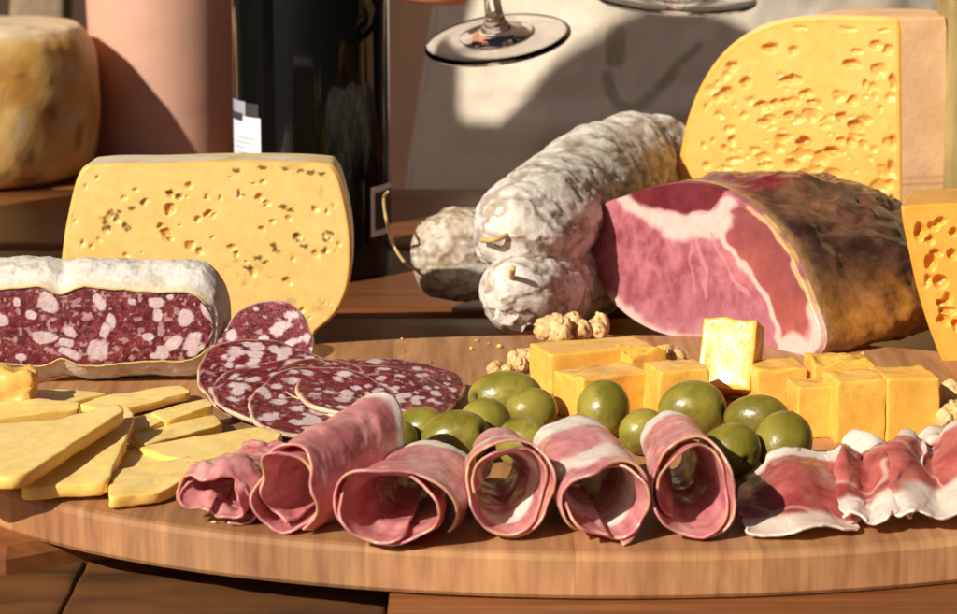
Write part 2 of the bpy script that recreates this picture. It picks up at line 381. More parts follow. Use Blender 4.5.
# ------------------------------------------------------------------ holed cheese wedge behind the salami
WO = [(80, 172), (100, 164), (160, 163), (240, 161), (318, 163), (336, 170), (346, 200), (352, 240), (350, 282), (338, 312), (318, 331), (300, 345), (200, 347), (90, 347), (66, 335), (60, 290), (62, 255), (68, 215)]
wh = [(111, 214, 5, 5, .0016), (117, 220, 5, 4, .0016), (107, 229, 5, 5, .0016), (126, 226, 5, 4, .002), (125, 197, 4, 3, .0012), (136, 190, 3.5, 3, .0012),
      (170, 194, 5, 4, .002), (178, 196, 5, 4, .002), (170, 210, 7, 7, .0028), (166, 233, 8, 6, .003), (161, 227, 5, 4, .002), (170, 238, 6, 4, .002),
      (188, 185, 5, 4, .002), (207, 197, 4, 4, .0015), (198, 218, 5, 4, .002), (208, 213, 6, 4, .0022), (213, 216, 5, 4, .002), (220, 198, 2.5, 3, .0012),
      (190, 246, 6, 6, .002), (200, 251, 5, 5, .002), (231, 247, 5, 4, .002), (236, 254, 4, 4, .002), (240, 193, 3, 6, .0016), (260, 198, 6, 5, .002), (267, 203, 4, 4, .0016),
      (261, 229, 5, 4, .002), (273, 222, 4, 4, .0016), (264, 182, 4, 3, .0012), (289, 218, 4, 4, .0016), (315, 209, 5, 4, .002), (327, 211, 3, 4, .0016), (334, 206, 3, 3, .0012),
      (298, 237, 5, 5, .002), (276, 250, 4, 4, .0015), (317, 254, 5, 4, .0018), (327, 250, 4, 4, .0016), (288, 281, 5, 4, .002), (253, 272, 6, 6, .002), (302, 310, 5, 4, .0018),
      (127, 256, 5, 3, .0015), (82, 242, 4, 4, .0015), (91, 247, 3, 3, .0012), (99, 240, 3, 3, .0012), (72, 216, 3, 5, .0015), (75, 222, 3, 3, .0012), (85, 187, 2.5, 2.5, .001), (293, 258, 4, 3, .001), (325, 236, 4, 4, .0015), (145, 201, 4, 4, .0016)]
wh = [(x, y, a_*.85, b_*.85, e*.7) for x, y, a_, b_, e in wh]
wh += rnd_holes(24, (80, 175, 340, 320), 1.2, 2.6, 3, .5)
mould = [(104, 218), (115, 216), (119, 211), (105, 222), (108, 228), (128, 228), (132, 208), (143, 203), (170, 192), (178, 197), (168, 238), (240, 195), (237, 170), (262, 168), (285, 168), (300, 170), (310, 172), (322, 174), (290, 210), (283, 207), (296, 235), (299, 240), (305, 246), (277, 252), (273, 245), (326, 240), (330, 232), (325, 252), (258, 258), (265, 262), (248, 268)]
def w_face(PX, PY, P, r):
    n = fbm(P, 90, 5); col = mix(c(242, 194, 108), c(248, 211, 136), n)
    col = mix(col, c(232, 176, 88), ss(.955, .99, r)*.8)
    d = pits(wh)(PX, PY); col = mix(col, c(206, 146, 52), ss(.0003, .0016, d)*.75)  # holes darker inside: shade and moisture painted into the colour
    nn = fbm(P, 900, 9)
    for (x, y) in mould:
        q = np.hypot((PX-x)/5.0, (PY-y)/3.4) + (nn-.5)*1.9; col = mix(col, c(104, 92, 36), (1-ss(.3, 1.0, q))*.95)
    q = ss(.58, .72, fbm(P, 260, 21))*ss(.50, .7, fbm(P, 50, 33)); col = mix(col, c(150, 130, 55), q*.35)
    return col
def w_body(B, ts, o2):
    n = fbm(B, 120, 8); col = mix(c(214, 170, 96), c(240, 222, 178), n)
    return mix(col, c(226, 214, 190), ss(.45, .6, fbm(B, 60, 4))*.8)
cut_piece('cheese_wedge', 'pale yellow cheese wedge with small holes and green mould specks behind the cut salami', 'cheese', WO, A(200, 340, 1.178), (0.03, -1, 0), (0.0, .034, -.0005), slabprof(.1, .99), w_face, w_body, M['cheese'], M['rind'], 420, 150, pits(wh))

# ------------------------------------------------------------------ large holed cheese behind the ham
BO = [(677, 190), (681, 150), (690, 112), (706, 76), (730, 46), (762, 26), (800, 17), (850, 16), (893, 18), (900, 24), (901, 60), (902, 200), (903, 290), (898, 302), (860, 301), (760, 297), (690, 290), (679, 260)]
bh = [(771, 48, 9, 6.5, .005), (793, 50, 5.5, 4.5, .003), (732, 66, 7, 6, .004), (852, 64, 10, 5, .004), (857, 51, 6, 3, .002), (877, 45, 7, 5, .003), (888, 49, 5, 5, .003), (791, 80, 13, 5, .004), (745, 82, 7, 6, .004), (727, 93, 9, 7, .004), (720, 97, 6, 4, .003),
      (718, 83, 3, 3, .002), (706, 106, 3, 3, .002), (807, 94, 9, 5, .003), (762, 105, 9, 5, .004), (775, 103, 6, 4, .003), (866, 83, 4, 5, .003), (893, 82, 5, 9, .004), (852, 101, 7, 5, .003), (880, 108, 4, 4, .002), (836, 97, 5, 3, .003), (812, 103, 5, 4, .003),
      (785, 102, 6, 4, .003), (790, 115, 6, 4, .003), (765, 123, 9, 5, .004), (718, 115, 4, 4, .002), (812, 117, 7, 6, .003), (842, 117, 8, 6, .004), (857, 126, 9, 7, .005), (868, 120, 6, 4, .003), (783, 138, 9, 6, .004), (804, 142, 8, 7, .006), (832, 151, 8, 6, .005), (852, 142, 6, 5, .003), (864, 144, 6, 5, .003), (892, 141, 5, 7, .004),
      (734, 140, 5, 5, .003), (725, 148, 5, 5, .003), (704, 146, 3, 3, .002), (713, 140, 3, 2.5, .002), (707, 166, 5, 4, .003), (766, 165, 9, 4, .003), (793, 164, 10, 6, .004), (818, 168, 5, 4, .003), (817, 186, 8, 6, .004), (842, 195, 8, 5, .004), (800, 178, 8, 6, .003), (892, 167, 5, 9, .004), (889, 184, 5, 4, .003), (892, 204, 5, 9, .004), (872, 198, 5, 4, .002),
      (800, 28, 9, 2.5, .0015), (847, 29, 10, 3, .002), (883, 30, 6, 2, .0015), (735, 160, 10, 4, .002), (755, 150, 6, 3, .002), (772, 128, 5, 3, .002), (825, 125, 6, 4, .002), (745, 115, 5, 4, .002), (840, 140, 5, 4, .003), (875, 95, 4, 4, .002)]
bh = [(x, y, a_*.95, b_*.95, e*.72) for x, y, a_, b_, e in bh]
bh += rnd_holes(95, (705, 70, 896, 205), 1.8, 9, 8, .24, lambda x, y: x > 700 + max(0, (110-y))*.5)
def b_face(PX, PY, P, r):
    n = fbm(P, 60, 15); col = mix(c(240, 180, 84), c(247, 198, 108), n)
    col = mix(col, c(240, 172, 66), ss(.93, .985, r)*.8)
    d = pits(bh)(PX, PY); col = mix(col, c(214, 132, 36), ss(.0004, .003, d)*.5); return col  # deeper orange in the pits, painting in their shade and moisture
def b_body(B, ts, o2):
    n = fbm(B, 50, 3); col = mix(c(222, 172, 122), c(238, 196, 150), n)
    k = np.exp(-((B[..., 2]-.045)/.0006)**2) + np.exp(-((B[..., 2]-.0415)/.0006)**2)
    return mix(col, c(180, 120, 70), np.clip(k, 0, 1)*.6)
pl = A(900, 300, 1.37); n_b = np.array([-.30, -1, 0])
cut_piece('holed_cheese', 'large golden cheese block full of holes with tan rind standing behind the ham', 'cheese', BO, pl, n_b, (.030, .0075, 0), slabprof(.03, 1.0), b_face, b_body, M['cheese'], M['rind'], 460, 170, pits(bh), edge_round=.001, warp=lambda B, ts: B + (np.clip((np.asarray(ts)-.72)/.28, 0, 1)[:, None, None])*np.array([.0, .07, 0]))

# ------------------------------------------------------------------ cheese piece at the right, in front of the big one
RO = [(902, 211), (908, 206), (960, 203), (1040, 203), (1062, 215), (1060, 300), (1040, 372), (1000, 403), (972, 399), (950, 376), (932, 335), (919, 294), (909, 250)]
rh = [(921, 231, 7, 10, .004), (935, 226, 6, 6, .003), (931, 262, 6, 9, .004), (940, 282, 8, 7, .004), (952, 255, 6, 6, .003), (948, 300, 5, 8, .003), (930, 240, 5, 5, .003), (955, 232, 5, 6, .003), (957, 325, 5, 6, .003)] + rnd_holes(40, (925, 220, 1040, 340), 2, 7, 5, .5)
def r_face(PX, PY, P, r):
    n = fbm(P, 60, 25); col = mix(c(238, 168, 62), c(245, 184, 84), n); col = mix(col, c(236, 160, 50), ss(.92, .98, r)*.7)
    d = pits(rh)(PX, PY); return mix(col, c(220, 138, 40), ss(.0004, .003, d)*.5)  # shade and moist look of the holes put into the colour
def r_body(B, ts, o2): return mix(c(205, 140, 60), c(232, 178, 96), fbm(B, 70, 3))
cut_piece('cheese_piece', 'golden cheese piece with rounded rind edge leaning beside the cheese cubes and walnuts', 'cheese', RO, A(1000, 400, 1.135), (0.0, -1, 0.0), (.012, .045, 0), slabprof(.08, 1.0), r_face, r_body, M['cheese'], M['rind'], 300, 100, pits(rh))

# mottled tall rind at the far right
V, Fq = lathe([(0.0005, 0), (.055, 0), (.060, .004), (.0605, .08), (.059, .20), (.055, .212), (.0005, .214)], 120)
g = np.array([(936-478.5)/F*1.395+.0605, 1.395, ZT]); V = V + g
cl = mix(c(98, 80, 36), c(168, 148, 94), ss(.35, .65, fbm(V*np.array([1, 1, .35]), 90, 4)))
tall = put('tall_cheese', V, Fq, M['rind'], None, g, col=cl); tag(tall, 'tall cheese cylinder with mottled olive brown rind beside the large holed cheese', 'cheese')

# ------------------------------------------------------------------ whole cheese wheel on the left
V, Fq = lathe([(.0005, 0), (.060, 0), (.076, .0015), (.084, .008), (.0885, .025), (.0905, .05), (.0895, .075), (.086, .095), (.081, .108), (.074, .113), (.05, .115), (.0005, .116)], 140)
p = lathe([(0, 0)], 1)
def densify(prof, n):
    q = bez(prof, n); q[:, 0] = np.maximum(q[:, 0], .0003); return q
prof = densify([(.0005, 0), (.055, 0), (.074, .001), (.083, .008), (.0885, .025), (.0915, .055), (.0905, .08), (.0865, .098), (.081, .109), (.074, .1135), (.05, .115), (.0005, .116)], 70)
prof[:, 1] *= .90; V, Fq = lathe(prof, 200); g = np.array([(-38-478.5)/F*1.79, 1.79, ZT])
n = (fbm(V, 40, 7)-.5); nrm = V.copy(); nrm[:, 2] = 0; V = V + nrm/.09*(n*.004)[:, None]; V[:, 2] += np.where(V[:, 2] > .09, n*.004, 0)
cl = mix(c(212, 152, 70), c(240, 200, 126), ss(.3, .7, fbm(V, 35, 2)))
cl = mix(cl, c(226, 206, 172), ss(.094, .102, V[:, 2])*.8); cl = mix(cl, c(235, 214, 180), ss(.62, .75, fbm(V, 110, 12))*.6)
cl = mix(cl, c(100, 80, 40), ss(.66, .74, fbm(V, 70, 30))*.55)
wheel = put('whole_cheese', V+g, Fq, M['rind'], None, g, col=cl); tag(wheel, 'whole round cheese with waxy ochre rind and pale top beside the pink clay vessel', 'cheese')

# ------------------------------------------------------------------ clay vessel
prof = densify([(.0005, 0), (.046, 0), (.0485, .003), (.0495, .05), (.0508, .10), (.0522, .15), (.0528, .19), (.0535, .194), (.0528, .198), (.048, .198), (.047, .15), (.046, .01), (.0005, .008)], 90)
g = np.array([(161-478.5)/F*1.87, 1.87, ZT]); V, Fq = lathe(prof, 120)
ves = thing('clay_vessel', g, 'tall pink clay vessel standing between the cheese wheel and the dark bottle', 'vessel')
put('body', V+g, Fq, M['clay'], ves)
# small pale printed mark high on the front
a = np.linspace(-.38, .18, 30); zz = np.linspace(.1415, .153, 8); AA, ZZ = np.meshgrid(a, zz, indexing='ij')
wv = .0012*np.sin(AA*40); RR = .0525
put('printed_mark', np.stack([g[0]+RR*np.sin(AA), g[1]-RR*np.cos(AA), g[2]+ZZ+wv], -1), grid_faces(30, 8), M['label'], ves, flip=True)

# ------------------------------------------------------------------ wine bottle
RB = .0418
prof = densify([(.0005, .004), (.025, .002), (RB-.004, 0), (RB-.0006, .003), (RB, .012), (RB, .10), (RB, .195), (RB-.004, .212), (.026, .232), (.016, .25), (.0145, .27), (.0145, .30), (.0005, .302)], 140)
g = np.array([(311-478.5)/F*1.435, 1.435, ZT]); V, Fq = lathe(prof, 128)
bt = thing('wine_bottle', g, 'large dark glass wine bottle with white label standing behind the pale cheese wedge', 'bottle')
put('glass', V+g, Fq, M['bottle'], bt)
def label_patch(name, a0, a1, z0, z1, m, r, parent, n=24):
    aa = np.linspace(a0, a1, n); z = np.linspace(z0, z1, 6); AA, ZZ = np.meshgrid(aa, z, indexing='ij')
    return put(name, np.stack([g[0]+r*np.sin(AA), g[1]-r*np.cos(AA), g[2]+ZZ], -1), grid_faces(n, 6), m, parent, flip=True)
def ang(px): return math.asin(max(-1, min(1, ((px-311)/F*1.415)/RB)))
def zpx(py): return float(A(311, py, 1.40)[2])-g[2]
a0 = -1.9
lb = label_patch('label', a0, ang(264), .035, zpx(119), M['label'], RB+.0004, bt)
label_patch('label', a0, ang(248), zpx(119)+.0001, zpx(104), M['inkgrey'], RB+.0004, bt)
label_patch('label', ang(249), ang(262), zpx(118.6), zpx(105), M['black_label'], RB+.0004, bt)
label_patch('print_line', a0, ang(245), zpx(124), zpx(116), M['ink'], RB+.0007, lb)
for py, x1 in ((140, 259), (145, 256), (150, 247), (155, 252)): label_patch('print_line', -1.2, ang(x1), zpx(py+.8), zpx(py-.4), M['inkgrey'], RB+.0007, lb)
lb = label_patch('back_label', ang(372), 2.0, zpx(240), zpx(190), M['label'], RB+.0004, bt)
label_patch('print_panel', ang(375.5), 2.0, zpx(234), zpx(196), M['black_label'], RB+.0007, lb)

# ------------------------------------------------------------------ cured meat colouring
def fat_blobs(X, Y, blobs, P, seed):
    """X,Y in mm-like units; blobs (x,y,a,b,rot) -> 0..1 mask of fat"""
    nn = fbm(P, 520, seed, 4); m = np.zeros(X.shape)
    for i, (x, y, a, b, r) in enumerate(blobs):
        dx, dy = X-x, Y-y; k, s = math.cos(r), math.sin(r); u, v = dx*k+dy*s, -dx*s+dy*k
        q = (np.abs(u/a)**2.6 + np.abs(v/b)**2.6)**(1/2.6) + (nn-.5)*.7
        m = np.maximum(m, 1-ss(.78, 1.06, q))
    return m
def meat_base(P, seed):
    n = fbm(P, 260, seed); col = mix(c(86, 22, 30), c(118, 38, 46), ss(.3, .7, n))
    v = 1-np.abs(2*fbm(P, 330, seed+50, 3)-1); col = mix(col, c(176, 96, 92), ss(.90, .98, v)*.4)
    col = mix(col, c(70, 18, 24), ss(.6, .72, fbm(P, 160, seed+90))*.5)
    col = mix(col, c(190, 150, 150), ss(.63, .70, fbm(P, 480, seed+120, 2))*.7)
    return col
FAT = c(192, 164, 166); FAT2 = c(220, 198, 196)
def mould_col(P, seed, white=.5):
    n = fbm(P, 130, seed); n2 = fbm(P, 420, seed+7)
    base = mix(c(160, 136, 104), c(200, 186, 166), ss(.25, .6, n2))
    return mix(base, c(222, 215, 204), np.clip(ss(.60-white*.4, .90-white*.4, n*.75+n2*.25), 0, 1))

# salami cut lengthwise
def zr(px): return px
d_s = 1.085; sx = lambda px: (px-478.5)/F*d_s
L0, L1 = sx(-70), sx(221)
xs = np.linspace(0, 1, 260); X = L0 + (L1-L0)*xs
pxs = -70 + 291*xs
Rr = .0252*np.ones_like(xs) - .0022*np.exp(-((pxs-52)/13)**2) + .0008*np.sin(pxs*.03)
Rr *= (1-np.clip((pxs-168)/53, 0, 1)**2.6)**.42*.999+.001
Rr *= (1-np.clip((-30-pxs)/40, 0, 1)**2.6)**.5*.999+.001
cut = .0195; yc = d_s + cut; zc = .0252
half = np.sqrt(np.maximum(Rr**2-cut**2, 1e-8)); half *= 1.0
t = thing('salami', (sx(90), yc, 0), 'thick salami cut lengthwise with dark red fatty face and white mouldy casing', 'salami')
nz = 110; vz = np.linspace(-1, 1, nz)
P = np.stack([np.repeat(X[:, None], nz, 1), np.full((260, nz), d_s), zc*np.ones((260, nz)) + half[:, None]*vz[None]], -1)
P[..., 1] += (fbm(P, 300, 2)-.5)*.0006 + (np.abs(vz)**10*.0006)[None]
q = np.clip((pxs-200)/21, 0, 1); P[..., 1] += (q**2*.004)[:, None]
PXg = np.repeat(pxs[:, None], nz, 1); PYg = 338 - vz[None]*43*np.ones((260, 1))
blobs = [(40, 310, 11, 11, .5), (22, 325, 6, 5, .3), (92, 310, 6, 10, -.5), (35, 350, 15, 7, .15), (61, 344, 6, 7, -.4), (57, 358, 8, 6, 0), (60, 370, 12, 6, .2), (89, 364, 11, 12, 0), (97, 342, 5, 9, .3), (104, 331, 5, 9, -.2), (150, 308, 9, 7, .3), (151, 324, 5, 8, 0), (179, 327, 8, 11, .2), (201, 310, 6, 11, -.3), (214, 317, 6, 4, .4), (141, 350, 6, 5, -.4), (167, 358, 7, 11, .7), (186, 357, 8, 13, .5), (155, 370, 7, 9, 0), (147, 374, 5, 4, 0), (189, 371, 10, 5, -.2), (207, 365, 5, 6, 0), (10, 372, 6, 4, 0), (-10, 330, 9, 8, 0), (125, 308, 5, 4, 0), (210, 340, 4, 6, 0), (-20, 355, 9, 7, 0), (8, 310, 4, 5, 0), (164, 301, 4, 3, 0)]
fm = fat_blobs(PXg, PYg, blobs, P, 3); cl = meat_base(P, 12); cl = mix(cl, mix(FAT, FAT2, fbm(P, 300, 8)), fm)
cl = mix(cl, c(210, 170, 140), ss(.955, .99, np.abs(vz))[None]*np.ones((260, 1))*.8)
put('cut_face', P, grid_faces(260, nz), M['salami'], t, col=cl)
na = 70; al = np.arcsin(np.clip(half/np.maximum(Rr, 1e-6), 0, 1))      # chord half angle measured from -y
a = np.linspace(0, 1, na)
TH = (math.pi - al)[:, None]*np.ones((1, na))
th = al[:, None] + (2*math.pi-2*al)[:, None]*a[None]                     # 0 = towards -y, going up over the back
B = np.stack([np.repeat(X[:, None], na, 1), yc - np.where(Rr > cut, Rr, Rr)[:, None]*np.cos(th), zc + Rr[:, None]*np.sin(th)], -1)
B[..., 1] = np.where(Rr[:, None] < cut, np.maximum(B[..., 1], d_s+.002), B[..., 1])
edge = np.minimum(a, 1-a); amp = ss(0, .06, edge)[None]
nn = (fbm(B, 90, 5)-.5)*.0026 + (fbm(B, 350, 6)-.5)*.0012
nrm = B - np.stack([B[..., 0], np.full(B.shape[:2], yc), np.full(B.shape[:2], zc)], -1); nrm /= np.maximum(np.linalg.norm(nrm, axis=-1, keepdims=True), 1e-6)
B = B + nrm*(nn*amp)[..., None]
B[..., 2] = np.maximum(B[..., 2], .0002)
# thin pale lip standing proud at the cut
put('casing', B, grid_faces(260, na), M['casing'], t, col=mix(mould_col(B, 4, 1.0), c(214, 196, 160), (1-ss(.0, .05, edge))[None]*np.ones((260, 1))))
for k in (0, 1):
    sg = 1 if k == 0 else -1
    pth = np.stack([X, np.full_like(X, d_s) + q**2*.004 - .0004, zc + sg*half + .0002], -1)[8:-16:3]
    pth[:, 2] += (fbm(pth, 200, 9+k)-.5)*.0016
    V, Fq = tube(pth, .00035, 6); put('casing_edge', V, Fq, M['string'], t)

# salami slices
def slice_disc(name, label, cpos, R, tilt, rot, seed, squash=1.0, n_fat=48, thick=.0022, group='salami slices', bend=.0):
    r = random.Random(seed); nth, nr = 150, 50
    th = np.linspace(0, 2*math.pi, nth, endpoint=False); rr = np.linspace(.02, 1, nr)
    ol = R*(1 + .07*np.sin(2*th+seed) + .04*np.sin(3*th+seed*2) + .018*np.sin(7*th+seed) + .008*np.sin(13*th+seed*3))
    X = (ol*np.cos(th))[:, None]*rr*squash; Y = (ol*np.sin(th))[:, None]*rr; Z = np.zeros_like(X)
    P0 = np.stack([X, Y, Z], -1); Z = (fbm(P0 + seed, 45, seed)-.5)*.0028 + bend*(X/R)**2; P0[..., 2] = Z
    bl = []
    for i in range(n_fat):
        aa, q = r.uniform(0, 6.28), math.sqrt(r.random())*.93; s = R*r.uniform(.045, .13)
        bl.append((q*R*math.cos(aa), q*R*math.sin(aa), s*r.uniform(.8, 1.4), s*r.uniform(.6, .9), r.uniform(0, 3)))
    Pn = P0 + np.array([seed*.37, seed*.11, 0])
    cl = meat_base(Pn, seed); fm = fat_blobs(X, Y, bl, Pn, seed+2); cl = mix(cl, mix(FAT, FAT2, fbm(Pn, 300, 8)), fm)
    cl = mix(cl, c(206, 176, 146), ss(.972, .99, rr)[None]*ss(.25, .55, fbm(Pn, 90, seed+5)))
    top = P0.copy(); bot = P0.copy(); bot[..., 2] -= thick
    rim = np.stack([top[:, -1]*np.array([1.012, 1.012, 1]) - np.array([0, 0, thick*.5])], 1)
    allP = np.concatenate([top, rim, bot[:, ::-1]], 1); cc = np.concatenate([cl, np.broadcast_to(c(220, 198, 168), (nth, 1, 3)), cl[:, ::-1]], 1)
    Vv = rotm(allP.reshape(-1, 3), (0, 0, rot)); Vv = rotm(Vv, (tilt[0], tilt[1], tilt[2] if len(tilt) > 2 else 0)) + np.array(cpos)
    Fq = grid_faces(nth, 2*nr+1, True); fl_ = [tuple(f) for f in Fq] + [tuple(i*(2*nr+1) for i in range(nth))[::-1], tuple(i*(2*nr+1)+2*nr for i in range(nth))]
    o = put(name, Vv, fl_, M['salami'], None, cpos, col=cc); tag(o, label, 'salami slice', group); return o
SL = [  # px,py of centre, height, R, tilt, text
    (263, 352, .0150, .0228, (R_(48), R_(8), R_(-12)), 'salami slice standing steeply against the cut end of the salami'),
    (266, 378, .0105, .0285, (R_(20), R_(5), R_(-8)), 'salami slice propped below the steep slice, second in the fan'),
    (296, 391, .0095, .0300, (R_(15), R_(4), R_(-6)), 'salami slice third in the fan, touching the narrow cheese slices'),
    (322, 402, .0090, .0300, (R_(12), R_(5), R_(-2)), 'salami slice lowest in the fan, directly behind the second ham roll'),
    (352, 388, .0105, .0295, (R_(10), R_(5), R_(4)), 'salami slice behind the third ham roll, before the last two'),
    (376, 392, .0100, .0295, (R_(9), R_(5), R_(6)), 'salami slice next to last in the fan'),
    (396, 383, .0085, .0285, (R_(7), R_(6), R_(10)), 'last salami slice of the fan lying beside the green olives')]
for i, (px, py, z, R, tl, lab) in enumerate(SL):
    slice_disc('salami_slice', lab, tuple(G(px, py, z)), R, tl, i*1.3, 11+i*7, bend=.0005)

# ------------------------------------------------------------------ whole sausages with white mould
def sausage(label, pts, R, seed, white, strings=(), e0=.16, e1=.16):
    path = bez(pts, 400); L_ = np.r_[0, np.cumsum(np.linalg.norm(np.diff(path, axis=0), axis=1))]; L_ /= L_[-1]; s = .5-.5*np.cos(np.linspace(0, math.pi, 170)); path = np.stack([np.interp(s, L_, path[:, k]) for k in range(3)], -1); m = len(path)
    prof = R*(1-np.clip((e0-s)/e0, 0, 1)**2)**.5*(1-np.clip((s-1+e1)/e1, 0, 1)**2)**.5 + .0008
    prof *= 1 + .05*np.sin(s*9+seed) + .03*np.sin(s*23+seed)
    V, Fq = tube(path, prof, 110); c3 = np.repeat(path, 110, 0); n = V-c3; n /= np.linalg.norm(n, axis=1, keepdims=True)
    wr = 1-np.abs(2*fbm(V*np.array([1, 1, 1.6]), 75, seed)-1)
    V = V + n*((fbm(V, 45, seed+1)-.5)*.0065 - ss(.86, 1, wr)*.0012 + (fbm(V, 300, seed+3)-.5)*.0010)[:, None]
    up = n[:, 2]*.10
    base = (path[0][0], path[0][1], path[:, 2].min()-R)
    t = thing('salami_sausage', base, label, 'salami', 'whole white salami sausages')
    cl = mould_col(V, seed, white); cl = mix(cl, c(120, 88, 52), ss(.80, .97, wr)*.55)
    put('body', V, Fq, M['casing'], t, col=cl)
    return t, path
tA, pA = sausage('large white moulded salami sausage lying on top of two others', [A(488, 240, 1.212), A(530, 224, 1.242), A(585, 189, 1.335), A(640, 163, 1.43), A(682, 152, 1.475)], .0268, 3, .8, e0=.15, e1=.14)
tB, pB = sausage('white moulded salami sausage under the top one with its wrinkled tied end forward', [A(488, 297, 1.196), A(520, 292, 1.212), A(570, 278, 1.29), A(612, 262, 1.375)], .0215, 9, .85, e0=.2)
tC, pC = sausage('small greyish salami sausage beside the bottle with a long string loop', [A(411, 258, 1.312), A(455, 255, 1.312), A(500, 247, 1.325), A(555, 235, 1.36)], .0225, 14, .38, e0=.24)
def strand(parent, pts, r=.0009, n=40, name='string'):
    V, Fq = tube(bez(pts, n), r, 6); return put(name, V, Fq, M['string'], parent)
strand(tC, [A(420, 270, 1.289), A(408, 266, 1.279), A(394, 246, 1.316), A(386, 218, 1.279), A(384, 198, 1.326), A(388, 192, 1.289)], .0008)
strand(tA, [A(482, 240, 1.210), A(492, 240, 1.203), A(505, 236, 1.206), A(512, 231, 1.217)], .0013)
strand(tB, [A(513, 268, 1.182), A(511, 282, 1.194), A(507, 294, 1.190), A(503, 306, 1.196)], .0014)
for (px, py, d, s_) in ((493, 252, 1.237, 1), (501, 244, 1.230, 1.186)):          # crumpled casing ends
    V, Fq = rbox(.007*s_, .0045, .0055*s_, .0025, 8); V = V + (np.stack([fbm(V+5, 300, k) for k in range(3)], -1)-.5)*.007
    put('casing_end', V + A(px, py, d), Fq, M['casing'], tA, col=mould_col(V, 5, 1.0))
for (px, py, d, s_) in ((506, 311, 1.196, .9), (517, 318, 1.200, .8)):
    V, Fq = rbox(.006*s_, .0045, .006*s_, .0025, 8); V = V + (np.stack([fbm(V+2, 300, k) for k in range(3)], -1)-.5)*.007
    put('casing_end', V + A(px, py, d), Fq, M['casing'], tB, col=mould_col(V, 6, 1.0))

# ------------------------------------------------------------------ cured ham
HO = [(587, 242), (591, 216), (602, 202), (622, 195), (648, 186), (684, 181), (716, 186), (742, 199), (766, 219), (787, 246), (803, 278), (813, 304), (822, 332), (819, 350), (802, 361), (778, 358), (745, 351), (700, 343), (660, 334), (630, 319), (606, 296), (592, 268)]
pR = A(815, 355, 1.145); pL = A(584, 242, 1.272); dv = pR-pL; nH = np.array([dv[1], -dv[0], 0]); nH /= np.linalg.norm(nH)
if nH[1] > 0: nH = -nH
nH = np.array([nH[0], nH[1], .12])
HFAT = c(226, 186, 174); HF2 = c(196, 138, 136)
def h_face(PX, PY, P, r):
    wx = (fbm(P, 90, 1, 3)-.5)*14; wy = (fbm(P, 90, 2, 3)-.5)*14; X, Y = PX+wx, PY+wy
    n = fbm(P, 160, 3); col = mix(c(148, 74, 84), c(190, 116, 122), ss(.2, .8, n))
    # fine marbling
    v = 1-np.abs(2*fbm(P*np.array([1, 1, .6]), 140, 31, 4)-1); col = mix(col, c(200, 132, 132), ss(.84, .98, v)*.25)
    g3 = fbm(P*np.array([1, 1, .45]), 650, 77, 3); col = col*(.86+.28*g3)[..., None]
    lower = ss(270, 345, Y); col = mix(col, c(184, 116, 130), lower*.6*ss(640, 700, X))
    # right muscle, browner
    right = inpoly(X, Y, [(716, 205), (745, 205), (790, 250), (812, 310), (805, 340), (785, 345), (765, 300), (740, 260), (722, 235)]).astype(float)
    col = mix(col, mix(c(150, 68, 64), c(178, 98, 86), n), right)
    q = ss(40, 0, segd(X, Y, [(735, 212), (775, 240), (800, 280)])); col = mix(col, c(120, 62, 72), right*q*.55)
    # dark dried muscle at the top
    top = inpoly(X, Y, [(618, 196), (650, 180), (690, 170), (730, 178), (722, 196), (706, 210), (680, 213), (650, 209)]).astype(float)
    col = mix(col, mix(c(84, 20, 30), c(128, 40, 50), n), top)
    def seam(pts, w, soft, cc=HFAT, k=1.0):
        nonlocal col; d = segd(X, Y, pts); col = mix(col, cc, (1-ss(w-soft, w+soft, d))*k)
    seam([(622, 198), (645, 212), (665, 222), (690, 231), (712, 233)], 6.5, 3.5)
    seam([(672, 226), (700, 226), (716, 222)], 13, 4); seam([(700, 224), (718, 212), (728, 202)], 6, 3)
    seam([(716, 228), (728, 245), (745, 262), (758, 285), (770, 310), (775, 335), (784, 352)], 2.6, 1.8)
    seam([(712, 234), (720, 252), (733, 275), (748, 296)], 1.5, 1.4, HF2, .8); seam([(695, 238), (703, 265), (706, 300)], 1.4, 1.3, HF2, .8); seam([(690, 240), (690, 270), (694, 295)], 1.1, 1.2, HF2, .7)
    seam([(733, 275), (745, 290)], 1.6, 1.2, HF2, .7)
    seam([(608, 300), (632, 321), (662, 336), (700, 345), (716, 348)], 8.5, 4, HFAT)
    seam([(782, 354), (800, 354), (815, 345), (818, 328), (812, 308)], 6.5, 3, HFAT); seam([(790, 346), (806, 350)], 11, 4, HFAT)
    seam([(745, 205), (770, 225), (790, 255), (806, 290), (813, 310)], 2.2, 1.6, c(222, 180, 120), .85)
    col = mix(col, HFAT, (ss(.0, 1, fbm(P, 70, 44))*ss(310, 340, Y)*(1-ss(705, 720, X)))*.5)
    return col
def h_body(B, ts, o2):
    n = fbm(B, 55, 6); n2 = fbm(B, 180, 16)
    col = mix(c(58, 38, 32), c(122, 84, 60), ss(.25, .75, n))
    col = mix(col, c(164, 110, 50), (1-ss(.010, .038, B[..., 2] + (n-.5)*.02)))       # yellowish fat rind low down
    col = mix(col, c(126, 96, 80), ss(.6, .75, n2)*.35)
    tt = np.asarray(ts)[:, None]*np.ones(B.shape[1])
    topred = (1-ss(640, 735, o2[:, 0]))*ss(200, 190, o2[:, 1])
    col = mix(col, mix(c(96, 28, 36), c(140, 48, 54), n), np.clip(ss(205, 192, o2[:, 1])*(1-ss(725, 740, o2[:, 0])), 0, 1)[None]*(1-ss(.12, .35, tt)))
    col = mix(col, c(206, 164, 108), (1-ss(.0, .035, tt))*.7)
    return col
